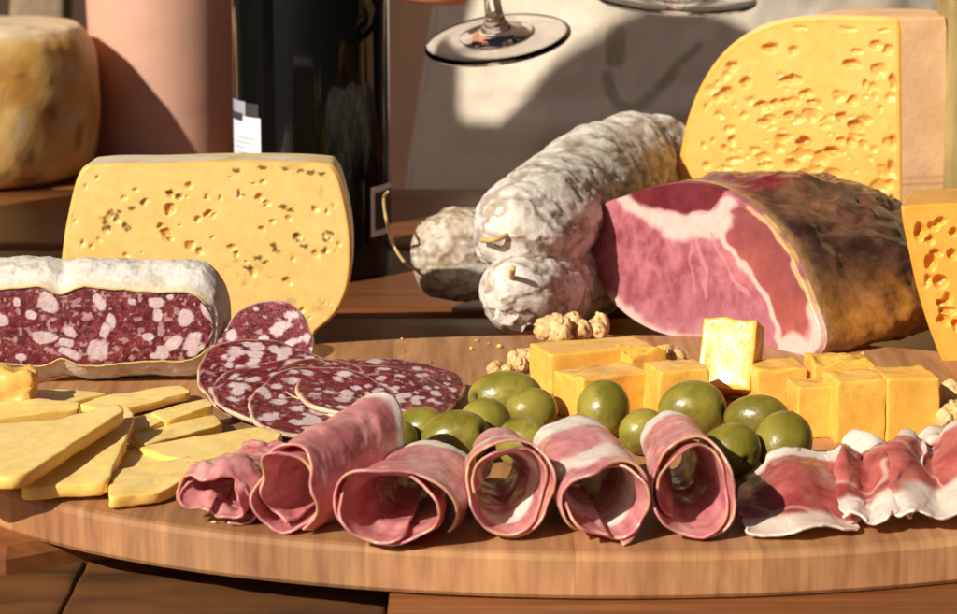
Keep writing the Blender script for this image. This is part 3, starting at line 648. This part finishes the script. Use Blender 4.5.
def hprof(t):
    mv = t; s = (1 + .01*math.sin(min(t/.6, 1)*math.pi*.5))*max(1-max((t-.06)/.94, 0)**1.9, 0)**.55 + .002
    return s, math.sin(t*math.pi/2*.98)
def hwarp(B, ts):
    n = (fbm(B, 38, 3)-.5)*.016 + (fbm(B, 110, 4)-.5)*.006; amp = ss(0, .15, np.asarray(ts))[:, None]
    cen = B.mean(1, keepdims=True); nr = B-cen; L = np.linalg.norm(nr, axis=-1, keepdims=True); nr = nr/np.maximum(L, 1e-6)
    B = B + nr*(n*amp)[..., None]*np.minimum(L/.03, 1); B[..., 2] = np.maximum(B[..., 2], -.004); return B
ax = -nH*np.array([1, 1, 0])*np.sign(-nH[1]) if False else np.array([-nH[0], -nH[1], 0])
cut_piece('cured_ham', 'chunk of cured ham with pink marbled cut face and dark brown skin', 'ham', HO, pL, nH, ax/np.linalg.norm(ax)*.118, hprof, h_face, h_body, M['meat'], M['skin_ham'], 420, 170, zmin=-.004, body_name='skin', edge_round=.003, scale_c=(705, 285), warp=hwarp, nb=60)

# ------------------------------------------------------------------ cheese cubes
def chunk(label, px, py, hw, hd, h, rot, seed, rough_top=0, tone=0, lean=(0, 0), z0=0.0, cat='cheese cube'):
    V, Fq = rbox(hw, hd, h/2, .0007, 14); V = V + np.array([0, 0, h/2])
    n = np.stack([fbm(V+seed, 120, k+seed)-.5 for k in range(3)], -1)*.0016 + np.stack([fbm(V+seed, 600, k+seed+9)-.5 for k in range(3)], -1)*.00035; V = V + n
    if rough_top:
        k = ss(.7*h, h, V[:, 2]); V[:, 2] += k*((fbm(V+seed, 190, seed)-.5)*rough_top*2)
    V[:, 2] = np.maximum(V[:, 2], 0)
    Vr = rotm(V, (lean[0], lean[1], rot)); b = G(px, py, z0); Vr[:, 2] -= Vr[:, 2].min(); Vr = Vr + b
    cl = mix(c(240, 176, 66), c(248, 196, 94), fbm(V+seed, 70, seed)); cl = mix(cl, c(248, 206, 110), ss(.55, .75, fbm(V+seed, 320, seed+4))*.4)
    o = put('cheese_cube', Vr, Fq, M['cube'], None, b, col=cl); tag(o, label, cat, 'cheese cubes on the board'); return o
M['cube'] = mat('cube_cheese', rough=.30, var=.07, vs=300, bump=.14, bs=600, sss=.22, sr=(.006, .003, .001), rvar=.12, coat=.1)
chunk('long flat topped orange cheese chunk beside the walnuts, behind another chunk', 592, 385, .0235, .012, .0172, R_(20), 1)
chunk('orange cheese chunk with a pale end directly behind the lone upright olive', 602, 413, .0165, .0105, .0175, R_(32), 2, .0015)
chunk('orange cheese chunk between the glossy lit chunk and the lone upright olive', 676, 418, .0105, .010, .0215, R_(14), 3, .001)
chunk('orange cheese chunk with one glossy white lit side standing before the ham', 727, 401, .0112, .0085, .0290, R_(-17), 4, .0008, lean=(R_(-24), 0))
chunk('orange cheese chunk half hidden between the glossy chunk and the row of three', 775, 404, .0105, .010, .0165, R_(10), 5, .001)
chunk('first cube of the row of three, nearest the olives', 810, 434, .0078, .0075, .0205, R_(12), 6, .0005)
chunk('middle cube of the row of three tall cheese cubes', 853, 437, .0098, .0095, .0245, R_(10), 7, .0008)
chunk('last cube of the row of three, nearest the walnuts and golden cheese piece', 902, 434, .0106, .0115, .0245, R_(11), 8, .0004)
chunk('rough topped orange cheese chunk behind the row of three cubes', 838, 404, .0125, .0095, .0185, R_(6), 9, .004)
chunk('small crumbly orange cheese chunk below the fat edge of the ham', 640, 388, .0085, .007, .0165, R_(28), 10, .005)

# ------------------------------------------------------------------ green olives
def olive(label, px, py, a, b, rz, ry, seed, r=None, pit=None, dark=0.0):
    V, Fq = sphere(56, 36); V = V*np.array([a, b, b]); V[:, 1:] *= (1 + .07*V[:, 0]/a)[:, None]
    if pit is not None:
        pv = np.array(pit, float); pv /= np.linalg.norm(pv); Vn = V/np.linalg.norm(V, axis=1, keepdims=True)
        k = np.exp(-((1-Vn@pv)/.012)**1); V = V*(1-.16*k)[:, None]
    V = V*(1+(fbm(V+seed, 150, seed)-.5)[:, None]*.035)
    zz = b if r is None else r; d = (CAMH-zz)/(-(ray(px, py)[2]))*ray(px, py)[1]; ctr = A(px, py, d)
    W = rotm(V, (0, ry, rz)) + ctr
    cl = mix(c(120, 110, 34), c(158, 145, 60), ss(.25, .75, fbm(V+seed, 90, seed))); cl = cl*(1-dark)
    cl = mix(cl, c(186, 186, 96), ss(.66, .8, fbm(V+seed, 260, seed+3))*.3)
    cl = mix(cl, c(96, 84, 34), ss(.64, .72, fbm(V+seed, 330, seed+13))*.5*ss(.45, .6, fbm(V+seed, 70, seed+19)))
    if pit is not None: cl = mix(cl, c(60, 56, 22), np.clip(k*1.1, 0, 1))
    o = put('green_olive', W, Fq, M['olive'], None, (ctr[0], ctr[1], ctr[2]-b), col=cl); tag(o, label, 'olive', 'green olives on the board')
olive('long green olive lying nearest the salami slices and small walnuts', 506, 398, .0150, .0108, R_(8), R_(4), 1, pit=(-.96, -.25, .05))
olive('green olive tucked between the long olive and the fourth ham roll', 484, 425, .0115, .0100, R_(60), 0, 2)
olive('small pale green olive between the long olive and the cheese chunk', 531, 411, .0105, .0090, R_(20), 0, 3)
olive('pale green olive peeking over the third ham roll, larger one', 456, 437, .0130, .0100, R_(10), 0, 4, pit=(.8, -.5, .3))
olive('dark green olive peeking over the third ham roll beside the salami slices', 421, 430, .0105, .0090, R_(-20), 0, 5, dark=.15)
olive('pale green olive between the fourth and fifth ham rolls', 523, 443, .0105, .0098, R_(-30), 0, 6)
olive('small olive sliver between the second ham roll and the salami slices', 394, 441, .0090, .0085, R_(15), 0, 7, dark=.15)
olive('lone upright green olive before the orange cheese chunks', 603, 410, .0118, .0102, R_(70), R_(-50), 8)
olive('large round green olive behind the sixth ham roll', 692, 409, .0132, .0110, R_(5), 0, 9, pit=(.9, -.4, .1))
olive('dark green olive behind the pitted olive, beside the large round one', 757, 418, .0128, .0090, R_(-12), 0, 10, dark=.2)
olive('green olive leaning on the row of three cheese cubes', 783, 442, .0122, .0104, R_(60), R_(-30), 11, pit=(.95, .2, .2))
olive('green olive with its pit hole facing forward, beside the sixth ham roll', 731, 450, .0112, .0098, R_(20), 0, 12, pit=(.15, -.9, -.18))
olive('bit of green olive between the fifth and sixth ham rolls', 643, 432, .0095, .0088, R_(30), 0, 13)

# ------------------------------------------------------------------ walnuts
def walnut(label, px, py, s, seed, z0=0.0, n=4):
    r = random.Random(seed); b = G(px, py, z0); Vs, Fs, off = [], [], 0; cols = []
    for i in range(n):
        V, Fq = sphere(30, 18); k = s*r.uniform(.5, .8)
        rid = 1-np.abs(2*fbm(V+seed+i*3, 2.2, seed+i)-1); V = V*(.75+.45*ss(.45, .95, rid))[:, None]
        V = rotm(V*np.array([1.25, .8, .85])*k, (r.uniform(0, 3), r.uniform(0, 3), r.uniform(0, 3))) + np.array([r.uniform(-1, 1)*s, r.uniform(-.5, .5)*s, r.uniform(.3, .95)*s])
        Vs.append(V); Fs += [tuple(q+off for q in f) for f in Fq]; off += len(V); cols.append(mix(c(150, 96, 44), c(228, 188, 128), np.tile(ss(.4, .8, rid), 1)))
    V = np.vstack(Vs); V[:, 2] -= V[:, 2].min(); o = put('walnut', V+b, Fs, M['walnut'], None, b, col=np.vstack(cols)); tag(o, label, 'walnut', 'walnut kernels'); return o
walnut('small walnut piece beside the long green olive', 497, 378, .0042, 1, n=4)
walnut('walnut piece against the end of the long cheese chunk', 522, 372, .0052, 2, n=5)
walnut('walnut kernel before the tied end of the sausage', 558, 347, .0070, 3, n=6)
walnut('darker walnut kernel behind the long cheese chunk', 588, 342, .0065, 4, n=5)
walnut('walnut crumb on the board below the ham fat edge', 672, 366, .0048, 5, z0=.0, n=4)
walnut('walnut kernel beside the last cheese cube, over the ham slices', 944, 437, .0072, 6, n=7)
walnut('walnut kernel below the golden cheese piece', 968, 424, .0080, 7, n=7)

# ------------------------------------------------------------------ rolled ham slices
def roll(label, fx, fy, bx, by, Rf, Rb, seed, squash=1.0, turns=1.35, start=-2.2, white_back=.0, band=None, front_flare=0, crumple=.0011, dirn=1, flap=0):
    p0 = G(fx, fy); p1 = G(bx, by); axis = p1-p0; L = np.linalg.norm(axis); ang_ = math.atan2(axis[1], axis[0])-math.pi/2
    ns, ntt = 170, 70; s = np.linspace(0, 1, ns); tt = np.linspace(0, 1, ntt)
    Sg, Tg = np.meshgrid(s, tt, indexing='ij')
    th = start + dirn*turns*2*math.pi*Sg
    Rm = Rf + (Rb-Rf)*Tg; rr = Rm*(1-(.22+.68*Tg)*Sg**1.1)
    if flap: rr = rr + flap*np.clip(.14-Sg, 0, 1)**1.3*10*Rm
    shape = 1 + .10*np.sin(2*th+seed) + .05*np.sin(3*th+seed*1.7+Tg*2)
    x = rr*np.cos(th)*shape; z = rr*np.sin(th)*shape*squash
    edge = .0035*np.sin(th*1.5+seed)+.002*np.sin(th*4+seed*2)
    y = Tg*L + edge*(1-Tg) + edge*.7*Tg
    P = np.stack([x, y, z], -1)
    nz_ = (fbm(P + seed, 110, seed)-.5)*crumple*2 + (fbm(P+seed, 40, seed+3)-.5)*crumple*2.5
    P[..., 0] += nz_*np.cos(th); P[..., 2] += nz_*np.sin(th)
    zb = P[..., 2].min(0)
    P[..., 2] -= zb[None, :]*1.0; P[..., 2] += .0006
    V = rotz(P, ang_) + p0
    n = fbm(P+seed, 120, seed); grain = fbm(P*np.array([3, .5, 3])+seed, 150, seed+6)
    cl = mix(c(190, 108, 110), c(222, 154, 150), ss(.25, .75, n*.5+grain*.5)); cl = mix(cl, c(232, 186, 176), ss(.58, .74, fbm(P*np.array([2.0, .3, 2.0])+seed, 60, seed+9))*.45)
    if white_back: cl = mix(cl, c(240, 220, 206), ss(1-white_back, 1-white_back+.07, Tg+(n-.5)*.12))
    if band: cl = mix(cl, c(240, 214, 200), (1-ss(band[1]*.5, band[1]*.5+.05, np.abs(Tg-band[0]+(n-.5)*.08))))
    cl = mix(cl, c(222, 176, 130), (1-ss(.0, .03, Tg))*ss(.38, .62, fbm(P+seed, 120, seed+1))*.7); cl = mix(cl, c(222, 176, 140), (1-ss(0, .02, Sg))*.5)
    o = put('ham_roll', V, grid_faces(ns, ntt), M['meat'], None, p0, col=cl); solid(o, .0008, 0)
    tag(o, label, 'ham roll', 'rolled ham slices along the front of the board'); return o
roll('first ham roll, small and crumpled shut, beside the cheese slices', 216, 526, 268, 487, .0125, .0128, 2, squash=.78, turns=1.9, start=-1.2, crumple=.0034, flap=.3)
roll('second ham roll with a tall oval opening, its pale flap rising over the salami', 286, 533, 372, 487, .0138, .0168, 5, squash=1.05, turns=1.9, start=-1.0, white_back=.12, crumple=.0012)
roll('third ham roll, widest and flattened, with a white fat edge behind', 388, 549, 428, 493, .0182, .0160, 8, squash=.82, turns=1.9, start=-.5, white_back=.16, flap=.2, dirn=1)
roll('fourth ham roll, short with a round opening, between wider rolls', 509, 541, 497, 503, .0166, .0150, 11, squash=.93, turns=1.85, start=-2.0, band=(.30, .14), crumple=.0012)
roll('fifth ham roll, longest, with white back end and white stripe', 606, 545, 566, 486, .0146, .0150, 14, squash=1.06, turns=1.95, start=-1.2, white_back=.22, band=(.26, .13))
roll('sixth ham roll with white back end, beside the flat ham slices', 692, 541, 668, 489, .0156, .0135, 17, squash=1.02, turns=1.9, start=-1.5, white_back=.24)

# ------------------------------------------------------------------ flat folded ham slices
def flat_ham(label, corners, seed, zb=.002, ridge=.010, fat_front=.3, fat_back=.1, waves=2.2, group='flat ham slices'):
    """corners: (px,py) on the board: front-left, front-right, back-right, back-left"""
    q = [G(x, y) for x, y in corners]; nu, nv = 130, 80
    U, Vv = np.meshgrid(np.linspace(0, 1, nu), np.linspace(0, 1, nv), indexing='ij'); u = U[..., None]; v = Vv[..., None]
    P = (q[0]*(1-u)+q[1]*u)*(1-v) + (q[3]*(1-u)+q[2]*u)*v
    # round off the outline
    k = np.stack([fbm(np.stack([U, Vv, 0*U], -1)+seed, 5, seed+i, 3)-.5 for i in range(2)], -1)*.012*(np.maximum(np.abs(U-.5), np.abs(Vv-.5))*2)[..., None]
    P[..., :2] += k
    cx = P.mean((0, 1)); rad = np.hypot((U-.5)*2, (Vv-.5)*2); sq = np.maximum(np.abs(U-.5), np.abs(Vv-.5))*2; f_ = np.where(rad > 1e-6, (sq/np.maximum(rad, 1e-6))*.55+.45, 1)
    P[..., :2] = cx[:2] + (P[..., :2]-cx[:2])*f_[..., None]
    wv = np.sin(U*waves*2*math.pi + Vv*2.2 + seed)*.5+.5
    P[..., 2] = zb + ridge*ss(.05, .8, Vv)*(.55+.45*wv) + (fbm(P+seed, 38, seed, 2)-.4)*.009*ss(0, .3, Vv) + .0035*wv*(1-Vv)
    P[..., 2] = np.maximum(P[..., 2], zb)
    n = fbm(P+seed, 110, seed); g2 = fbm(P*np.array([1, 2, 1])+seed, 200, seed+2)
    cl = mix(c(156, 62, 62), c(202, 112, 100), ss(.25, .75, n*.6+g2*.4))
    e = (fbm(P+seed, 32, seed+5, 3)-.5)*.36
    cl = mix(cl, c(240, 214, 196), 1-ss(fat_front-.06, fat_front+.02, Vv+e)); cl = mix(cl, c(240, 218, 202), ss(1-fat_back-.02, 1-fat_back+.05, Vv+e*.7))
    cl = mix(cl, c(240, 214, 196), ss(.92, .97, U+e*.5)*.9); v_ = 1-np.abs(2*fbm(P+seed, 40, seed+8, 2)-1); cl = mix(cl, c(236, 200, 186), ss(.95, .995, v_)*.6)
    o = put('ham_slice', P, grid_faces(nu, nv), M['meat'], None, tuple(q[0]), col=cl); solid(o, .0008, 1); tag(o, label, 'ham slice', group); return o
flat_ham('flat ham slice under the others, its white fat against the cheese cubes', [(850, 512), (975, 505), (985, 462), (815, 482)], 9, .003, .013, .12, .45)
flat_ham('flat ham slice with big red centre and white front edge beside the sixth roll', [(732, 546), (866, 541), (858, 478), (738, 492)], 3, .0015, .011, .20, .12, 1.2)
flat_ham('crumpled flat ham slice in the middle of the flat slices', [(838, 541), (925, 533), (925, 478), (835, 488)], 6, .004, .011, .26, .12, 2.0)
flat_ham('flat ham slice with a deep red fold and broad white fat at the board edge', [(885, 541), (1000, 527), (1005, 470), (890, 484)], 12, .005, .014, .30, .2, 1.8)

# ------------------------------------------------------------------ cheese slices at the left
def cslice(label, poly, thick, seed, top=True):
    """poly: (px,py,z) corners of the upper face"""
    P3 = [G(x, y, z) for x, y, z in poly]; n = len(P3); m = 10; ring = []
    for i in range(n):
        for t_ in np.linspace(0, 1, m, endpoint=False): ring.append(P3[i]*(1-t_)+P3[(i+1) % n]*t_)
    ring = np.array(ring); cen = ring.mean(0); N = len(ring)
    sm = ring.copy()
    for _ in range(1): sm = (np.roll(sm, 1, 0)+sm*2+np.roll(sm, -1, 0))/4
    layers = []
    for sc_, dz in ((0.02, 0), (.3, 0), (.55, 0), (.78, 0), (.95, 0), (.99, -.0001), (1, -.0005), (1, -thick*.5), (1, -thick+.0006), (.985, -thick), (.5, -thick), (.02, -thick)):
        q = cen + (sm-cen)*sc_; q = q + np.array([0, 0, dz]); layers.append(q)
    V = np.stack(layers, 1); V = V + np.stack([fbm(V+seed, 110, seed+k)-.5 for k in range(3)], -1)*np.array([.0022, .0022, .0016]) + np.stack([fbm(V+seed, 500, seed+k+5)-.5 for k in range(3)], -1)*.0006
    V[..., 2] = np.maximum(V[..., 2], .0003)
    cl = mix(c(250, 206, 110), c(255, 227, 152), fbm(V+seed, 80, seed)); k = np.zeros(V.shape[:2]); k[:, 5:9] = 1; cl = mix(cl, c(244, 192, 84), k*.6)  # pale tops, more orange sides: light and shade put into the colour
    nl = V.shape[1]; Fq = [tuple(f) for f in grid_faces(N, nl, True)] + [tuple(i*nl for i in range(N)), tuple(i*nl+nl-1 for i in range(N))]
    o = put('cheese_slice', V, Fq, M['cheese'], None, (cen[0], cen[1], V[..., 2].min()), col=cl); recalc(o); tag(o, label, 'cheese slice', 'cheese slices on the board')
cslice('cheese slice lying flat under the fan, behind the small crumpled ham roll', [(134, 447, .006), (262, 426, .007), (281, 433, .006), (275, 447, .006), (190, 462, .006)], 0.0044, 1)
cslice('cheese slice at the front with its end under the crumpled ham roll', [(112, 470, .006), (190, 455, .006), (205, 470, .0055), (160, 492, .005), (108, 498, .005)], 0.0040, 2)
cslice('narrow cheese stick nearest the salami slices', [(122, 420, .008), (193, 401, .009), (196, 408, .009), (140, 430, .007)], 0.0036, 3)
cslice('narrow cheese slice ending under the lowest salami slice', [(125, 432, .006), (215, 414, .006), (222, 424, .006), (140, 445, .006)], 0.0036, 4)
cslice('thin cheese slice pointing towards the cut salami', [(70, 402, .004), (180, 384, .006), (192, 391, .006), (110, 412, .004)], 0.0032, 5)
cslice('long cheese slice behind the large one, below the cut salami', [(-50, 408, .009), (40, 398, .010), (82, 402, .009), (80, 409, .008), (-50, 424, .008)], 0.0048, 6)
cslice('triangular cheese slice under the large one with its point forward', [(30, 476, .007), (128, 405, .013), (136, 413, .013), (108, 482, .007), (22, 488, .006)], 0.0048, 7)
cslice('large triangular cheese slice on top of the pile', [(-70, 428, .012), (60, 418, .015), (120, 404, .019), (124, 410, .0185), (20, 478, .013), (-70, 474, .012)], 0.0048, 8)
cslice('short cheese slice leaning on the cheese stick near the salami slices', [(150, 412, .009), (208, 398, .010), (214, 404, .010), (165, 421, .008)], .0035, 9)
cslice('thin cheese slice lying lowest, between the pile and the front slice', [(88, 462, .004), (150, 444, .004), (200, 448, .004), (120, 476, .004)], .0035, 10)
cslice('broad cheese slice behind the pile, touching the crumbly lump', [(-60, 398, .006), (60, 388, .006), (110, 392, .006), (60, 404, .006), (-60, 412, .006)], .004, 11)
V, Fq = rbox(.011, .008, .007, .003, 12); V = V + (np.stack([fbm(V+4, 190, k) for k in range(3)], -1)-.5)*.007; V[:, 2] -= V[:, 2].min()
b = G(8, 409, .0035); o = put('cheese_crumb', V+b, Fq, M['cube'], None, b, col=mix(c(236, 172, 70), c(250, 206, 120), fbm(V, 200, 3))); tag(o, 'crumbly orange cheese lump lying on the slices below the cut salami', 'cheese')

# ------------------------------------------------------------------ wine glasses
def wineglass(label, ctr, Rf, rx, ry, sc=1.0):
    k = Rf/.0385
    pr = densify([(.0004, .0003), (.020, .0003), (.034, .0), (.0378, .0004), (.0388, .0013), (.0378, .0024), (.032, .0032), (.0205, .0040), (.0195, .0046), (.012, .0062), (.0065, .0105), (.0046, .018), (.0040, .04), (.0042, .075), (.007, .088), (.018, .098), (.033, .118), (.040, .15), (.038, .19), (.034, .215), (.0334, .2155), (.033, .215), (.0372, .19), (.0392, .15), (.0322, .119), (.0175, .0995), (.0004, .0935)], 190)*np.array([k, k])
    V, Fq = lathe(pr, 96); V = rotm(V, (rx, ry, 0)) + ctr
    t = thing('wine_glass', ctr, label, 'wine glass', 'wine glasses held over the table')
    n = len(pr); i0 = 0
    cut_ = 118
    o = put('glass', V, Fq, M['glass'], t); recalc(o); return t
GA = A(498, 42, 1.40); GAr = (R_(13.5), R_(-7.8))
wineglass('clear wine glass held by its stem between dark-sleeved fingers, beside the bottle', GA, .0385, *GAr)
GB = A(676, 1, 1.52)
wineglass('clear wine glass in front of the apron, above the top sausage', GB, .0455, R_(7), R_(2))

# ------------------------------------------------------------------ people
def skin_obj(name, verts, edges, rad, m, parent, root=0, lev=2):
    off = np.array(parent.location)
    me = bpy.data.meshes.new(name); me.from_pydata([tuple(np.array(v)-off) for v in verts], edges, [])
    o = bpy.data.objects.new(name, me); COL.objects.link(o); o.parent = parent
    md = o.modifiers.new('skin', 'SKIN'); md.use_smooth_shade = True
    for i, r in enumerate(rad):
        sv = me.skin_vertices[0].data[i]; sv.radius = (r, r) if not isinstance(r, tuple) else r; sv.use_root = (i == root)
    sb = o.modifiers.new('sub', 'SUBSURF'); sb.levels = lev; sb.render_levels = lev
    me.materials.append(m); return o
# arm with the glass; its unseen body is placed to shade the apron
def stem(h):   # a point on the stem of the held glass
    return rotm(np.array([[0, 0, h]]), (GAr[0], GAr[1], 0))[0] + GA
pa = thing('person', (-0.650, 1.114, -.8), 'person in dark navy sleeve reaching in to hold a wine glass by its stem', 'person')
sh = np.array([-.585, 1.055, .59]); elb = np.array([-.345, 1.20, .525]); wr = np.array([-.098, 1.438, .262])
V = [(-0.650, 1.114, .0), (-0.650, 1.114, .27), (-0.650, 1.114, .515), (-0.685, 1.147, .66), (-0.679, 1.142, .76), (-0.675, 1.137, .88), tuple(sh), tuple(elb), tuple(wr),
     (-0.704, 1.160, -.38), (-0.704, 1.160, -.76), (-0.634, 1.070, -.38), (-0.634, 1.070, -.76), (-0.739, 1.060, .52), (-0.774, 1.010, .28), (-0.754, 0.930, .05)]
E = [(0, 1), (1, 2), (2, 3), (3, 4), (4, 5), (2, 6), (6, 7), (7, 8), (0, 9), (9, 10), (0, 11), (11, 12), (2, 13), (13, 14), (14, 15)]
Rd = [.10, .10, .10, .048, (.075, .085), (.06, .07), .055, .042, .027, .07, .045, .07, .045, .05, .04, .03]
palm = np.array([-.062, 1.427, .190])
V += [tuple(palm)]; E += [(8, 16)]; Rd += [(.026, .017)]
hp = [.027, .043, .059, .075]
for i, h_ in enumerate(hp):
    st = stem(h_)
    k0 = np.array([-.052, 1.398, st[2]+.006]); k1 = np.array([-.030, 1.378, st[2]+.003]); tip = st + np.array([-.0125, -.006, .0])
    n0 = len(V); V += [tuple(k0), tuple(k1), tuple((k1+tip)/2+np.array([0, -.004, 0])), tuple(tip)]; E += [(16, n0), (n0, n0+1), (n0+1, n0+2), (n0+2, n0+3)]; Rd += [.0085, .0078, .0072, .0062]
n0 = len(V); V += [(-.055, 1.445, .195), (-.030, 1.440, stem(.07)[2]), tuple(stem(.075)+np.array([-.004, .013, 0]))]; E += [(16, n0), (n0, n0+1), (n0+1, n0+2)]; Rd += [.012, .010, .009]
skin_obj('body', V, E, Rd, M['skin'], pa)
V = [(-0.650, 1.114, -.02), (-0.650, 1.114, .27), (-0.650, 1.114, .515), tuple(sh), tuple((sh+elb)/2), tuple(elb), tuple(wr*.5+elb*.5), tuple(wr*.92+elb*.08), (-0.739, 1.060, .52), (-0.774, 1.010, .28), (-0.759, 0.950, .10)]
skin_obj('jacket', V, [(0, 1), (1, 2), (2, 3), (3, 4), (4, 5), (5, 6), (6, 7), (2, 8), (8, 9), (9, 10)], [.115, .115, .112, .072, .068, .064, .055, .046, .06, .055, .05], M['navy'], pa)
# loose cuff hanging below the wrist
V, Fq = tube(bez([wr+np.array([-.01, 0, .02]), np.array([-.075, 1.425, .205]), np.array([-.040, 1.392, .150])], 20), np.linspace(.046, .0225, 20), 40)
V = V + (np.stack([fbm(V, 60, k) for k in range(3)], -1)-.5)*.010; put('cuff', V, Fq, M['navy'], pa)
V = [(-0.650, 1.114, -.02), (-0.704, 1.160, -.38), (-0.704, 1.160, -.78), (-0.634, 1.070, -.38), (-0.634, 1.070, -.78)]
skin_obj('trousers', V, [(0, 1), (1, 2), (0, 3), (3, 4)], [.118, .085, .06, .085, .06], M['navy'], pa)

# person in the apron behind the table
pb = thing('person', (.22, 2.02, -.8), 'person in a pale apron standing behind the table above the salami sausages', 'person')
V = [(.22, 2.0, .0), (.22, 2.0, .25), (.22, 2.0, .50), (.22, 2.0, .62), (.22, 1.99, .70), (.22, 1.97, .82), (.42, 2.0, .50), (.50, 1.93, .26), (.30, 1.62, .32), (.02, 2.0, .50), (.0, 2.13, .24), (.10, 2.22, .04), (.30, 2.02, -.36), (.30, 2.02, -.78), (.14, 2.02, -.36), (.14, 2.02, -.78), (.225, 1.565, .285)]
E = [(0, 1), (1, 2), (2, 3), (3, 4), (4, 5), (2, 6), (6, 7), (7, 8), (2, 9), (9, 10), (10, 11), (0, 12), (12, 13), (0, 14), (14, 15), (8, 16)]
Rd = [(.15, .12), (.15, .115), (.16, .11), .05, (.075, .085), (.06, .07), .06, .045, .028, .06, .045, .03, .085, .06, .085, .06, .02]
skin_obj('body', V, E, Rd, M['skin'], pb)
V = [(.22, 2.0, -.02), (.22, 2.0, .25), (.22, 2.0, .50), (.42, 2.0, .50), (.50, 1.93, .26), (.38, 1.75, .30), (.02, 2.0, .50), (.0, 2.13, .24), (.08, 2.21, .07)]
skin_obj('shirt', V, [(0, 1), (1, 2), (2, 3), (3, 4), (4, 5), (2, 6), (6, 7), (7, 8)], [(.165, .125), (.165, .125), (.175, .115), .07, .058, .05, .07, .058, .05], M['shirt'], pb)
V = [(.22, 2.0, -.02), (.30, 2.02, -.36), (.30, 2.02, -.78), (.14, 2.02, -.36), (.14, 2.02, -.78)]
skin_obj('trousers', V, [(0, 1), (1, 2), (0, 3), (3, 4)], [(.16, .125), .095, .065, .095, .065], M['shirt'], pb)
nu, nv = 260, 220
U, Vv = np.meshgrid(np.linspace(0, 1, nu), np.linspace(0, 1, nv), indexing='ij'); PY = -330 + Vv*760
lx = 425 - 20*(PY-60)/130 + 0*U; PXa = lx + U*(1010-lx)
D_ = 1.765 + .10*((PXa-700)/300)**2*np.where(PXa < 700, 1, 1.3) * .8
P = A(PXa, PY, D_)
P[..., 1] += .006*np.sin(PY*.085 + PXa*.012)*ss(70, 120, PY)*ss(480, 560, PXa) + (fbm(P, 14, 4)-.5)*.02 + .004*np.sin(PXa*.05+PY*.01)*ss(300, 120, PY)*(1-ss(480, 560, PXa))
cl = np.broadcast_to(c(220, 206, 186), P.shape).copy()
e = np.minimum(segd(PXa, PY, [(607, 76), (611, 92), (620, 106), (632, 110), (645, 102), (660, 88), (676, 70)]) - 5.5, segd(PXa, PY, [(616, 34), (616, 58)]) - 10)
e = np.minimum(e, segd(PXa, PY, [(676, 66), (700, 46)])-4); hole = np.minimum(np.hypot(PXa-622, PY-95), np.hypot(PXa-651, PY-90))
cl = mix(cl, c(120, 104, 60), (1-ss(-1.5, 1.5, e))*ss(2, 4, hole)*(.30+.4*fbm(P, 260, 3)))
ap = put('apron', P, grid_faces(nu, nv), M['apron'], pb, col=cl); solid(ap, .0012, -1)
V, Fq = tube(bez([P[2, k] - np.array([0, .001, 0]) for k in range(0, nv, 12)], 60), .0011, 6); put('hem', V, Fq, M['apron'], pb, col=np.broadcast_to(c(214, 205, 190), (len(V), 3)))

# stone post far behind the cheese wheel
pts = [A(22, 20, 2.7), A(56, 20, 2.7)]
V, Fq = rbox(.028, .03, .62, .006, 10); V = V + (np.stack([fbm(V, 25, k) for k in range(3)], -1)-.5)*.012; V[:, 0] += (V[:, 2]-.6)*.05
bpos = np.array([float(A(41, 10, 2.7)[0]), 2.7, -.8]); V[:, 2] += .62
V[:, 0] -= (.82-.6-.62+.0)*.05
st_ = put('stone_post', V+bpos, Fq, M['stone'], None, bpos); tag(st_, 'rough tan stone post behind the cheese wheel', 'post')

# ------------------------------------------------------------------ crumbs scattered on the board
rc = random.Random(9); Vs, Fs, cs, off = [], [], [], 0
for i in range(40):
    px, py = rc.choice([(rc.gauss(520, 60), rc.gauss(385, 14)), (rc.gauss(150, 70), rc.gauss(500, 14)), (rc.gauss(950, 25), rc.gauss(450, 10)), (rc.gauss(430, 40), rc.gauss(350, 8))])
    b = G(px, py)
    if ((b[0]-BC[0])/BA)**2 + ((b[1]-BC[1])/BB)**2 > .93: continue
    V, Fq = sphere(8, 6); r = rc.uniform(.0003, .0010); V = V*np.array([rc.uniform(.7, 1.5), rc.uniform(.7, 1.3), rc.uniform(.5, 1)])*r*(.7+.6*vn(V+i, 1.5, i))[:, None]
    V[:, 2] -= V[:, 2].min(); Vs.append(V+b); Fs += [tuple(q+off for q in f) for f in Fq]; off += len(V)
    cs.append(np.broadcast_to(rc.choice([c(240, 190, 100), c(214, 170, 110), c(170, 110, 60)]), V.shape))
cr_ = put('crumbs', np.vstack(Vs), Fs, M['walnut'], None, G(480, 440), col=np.vstack(cs)); cr_['kind'] = 'stuff'; cr_['label'] = 'small cheese and walnut crumbs scattered on the board'; cr_['category'] = 'crumbs'
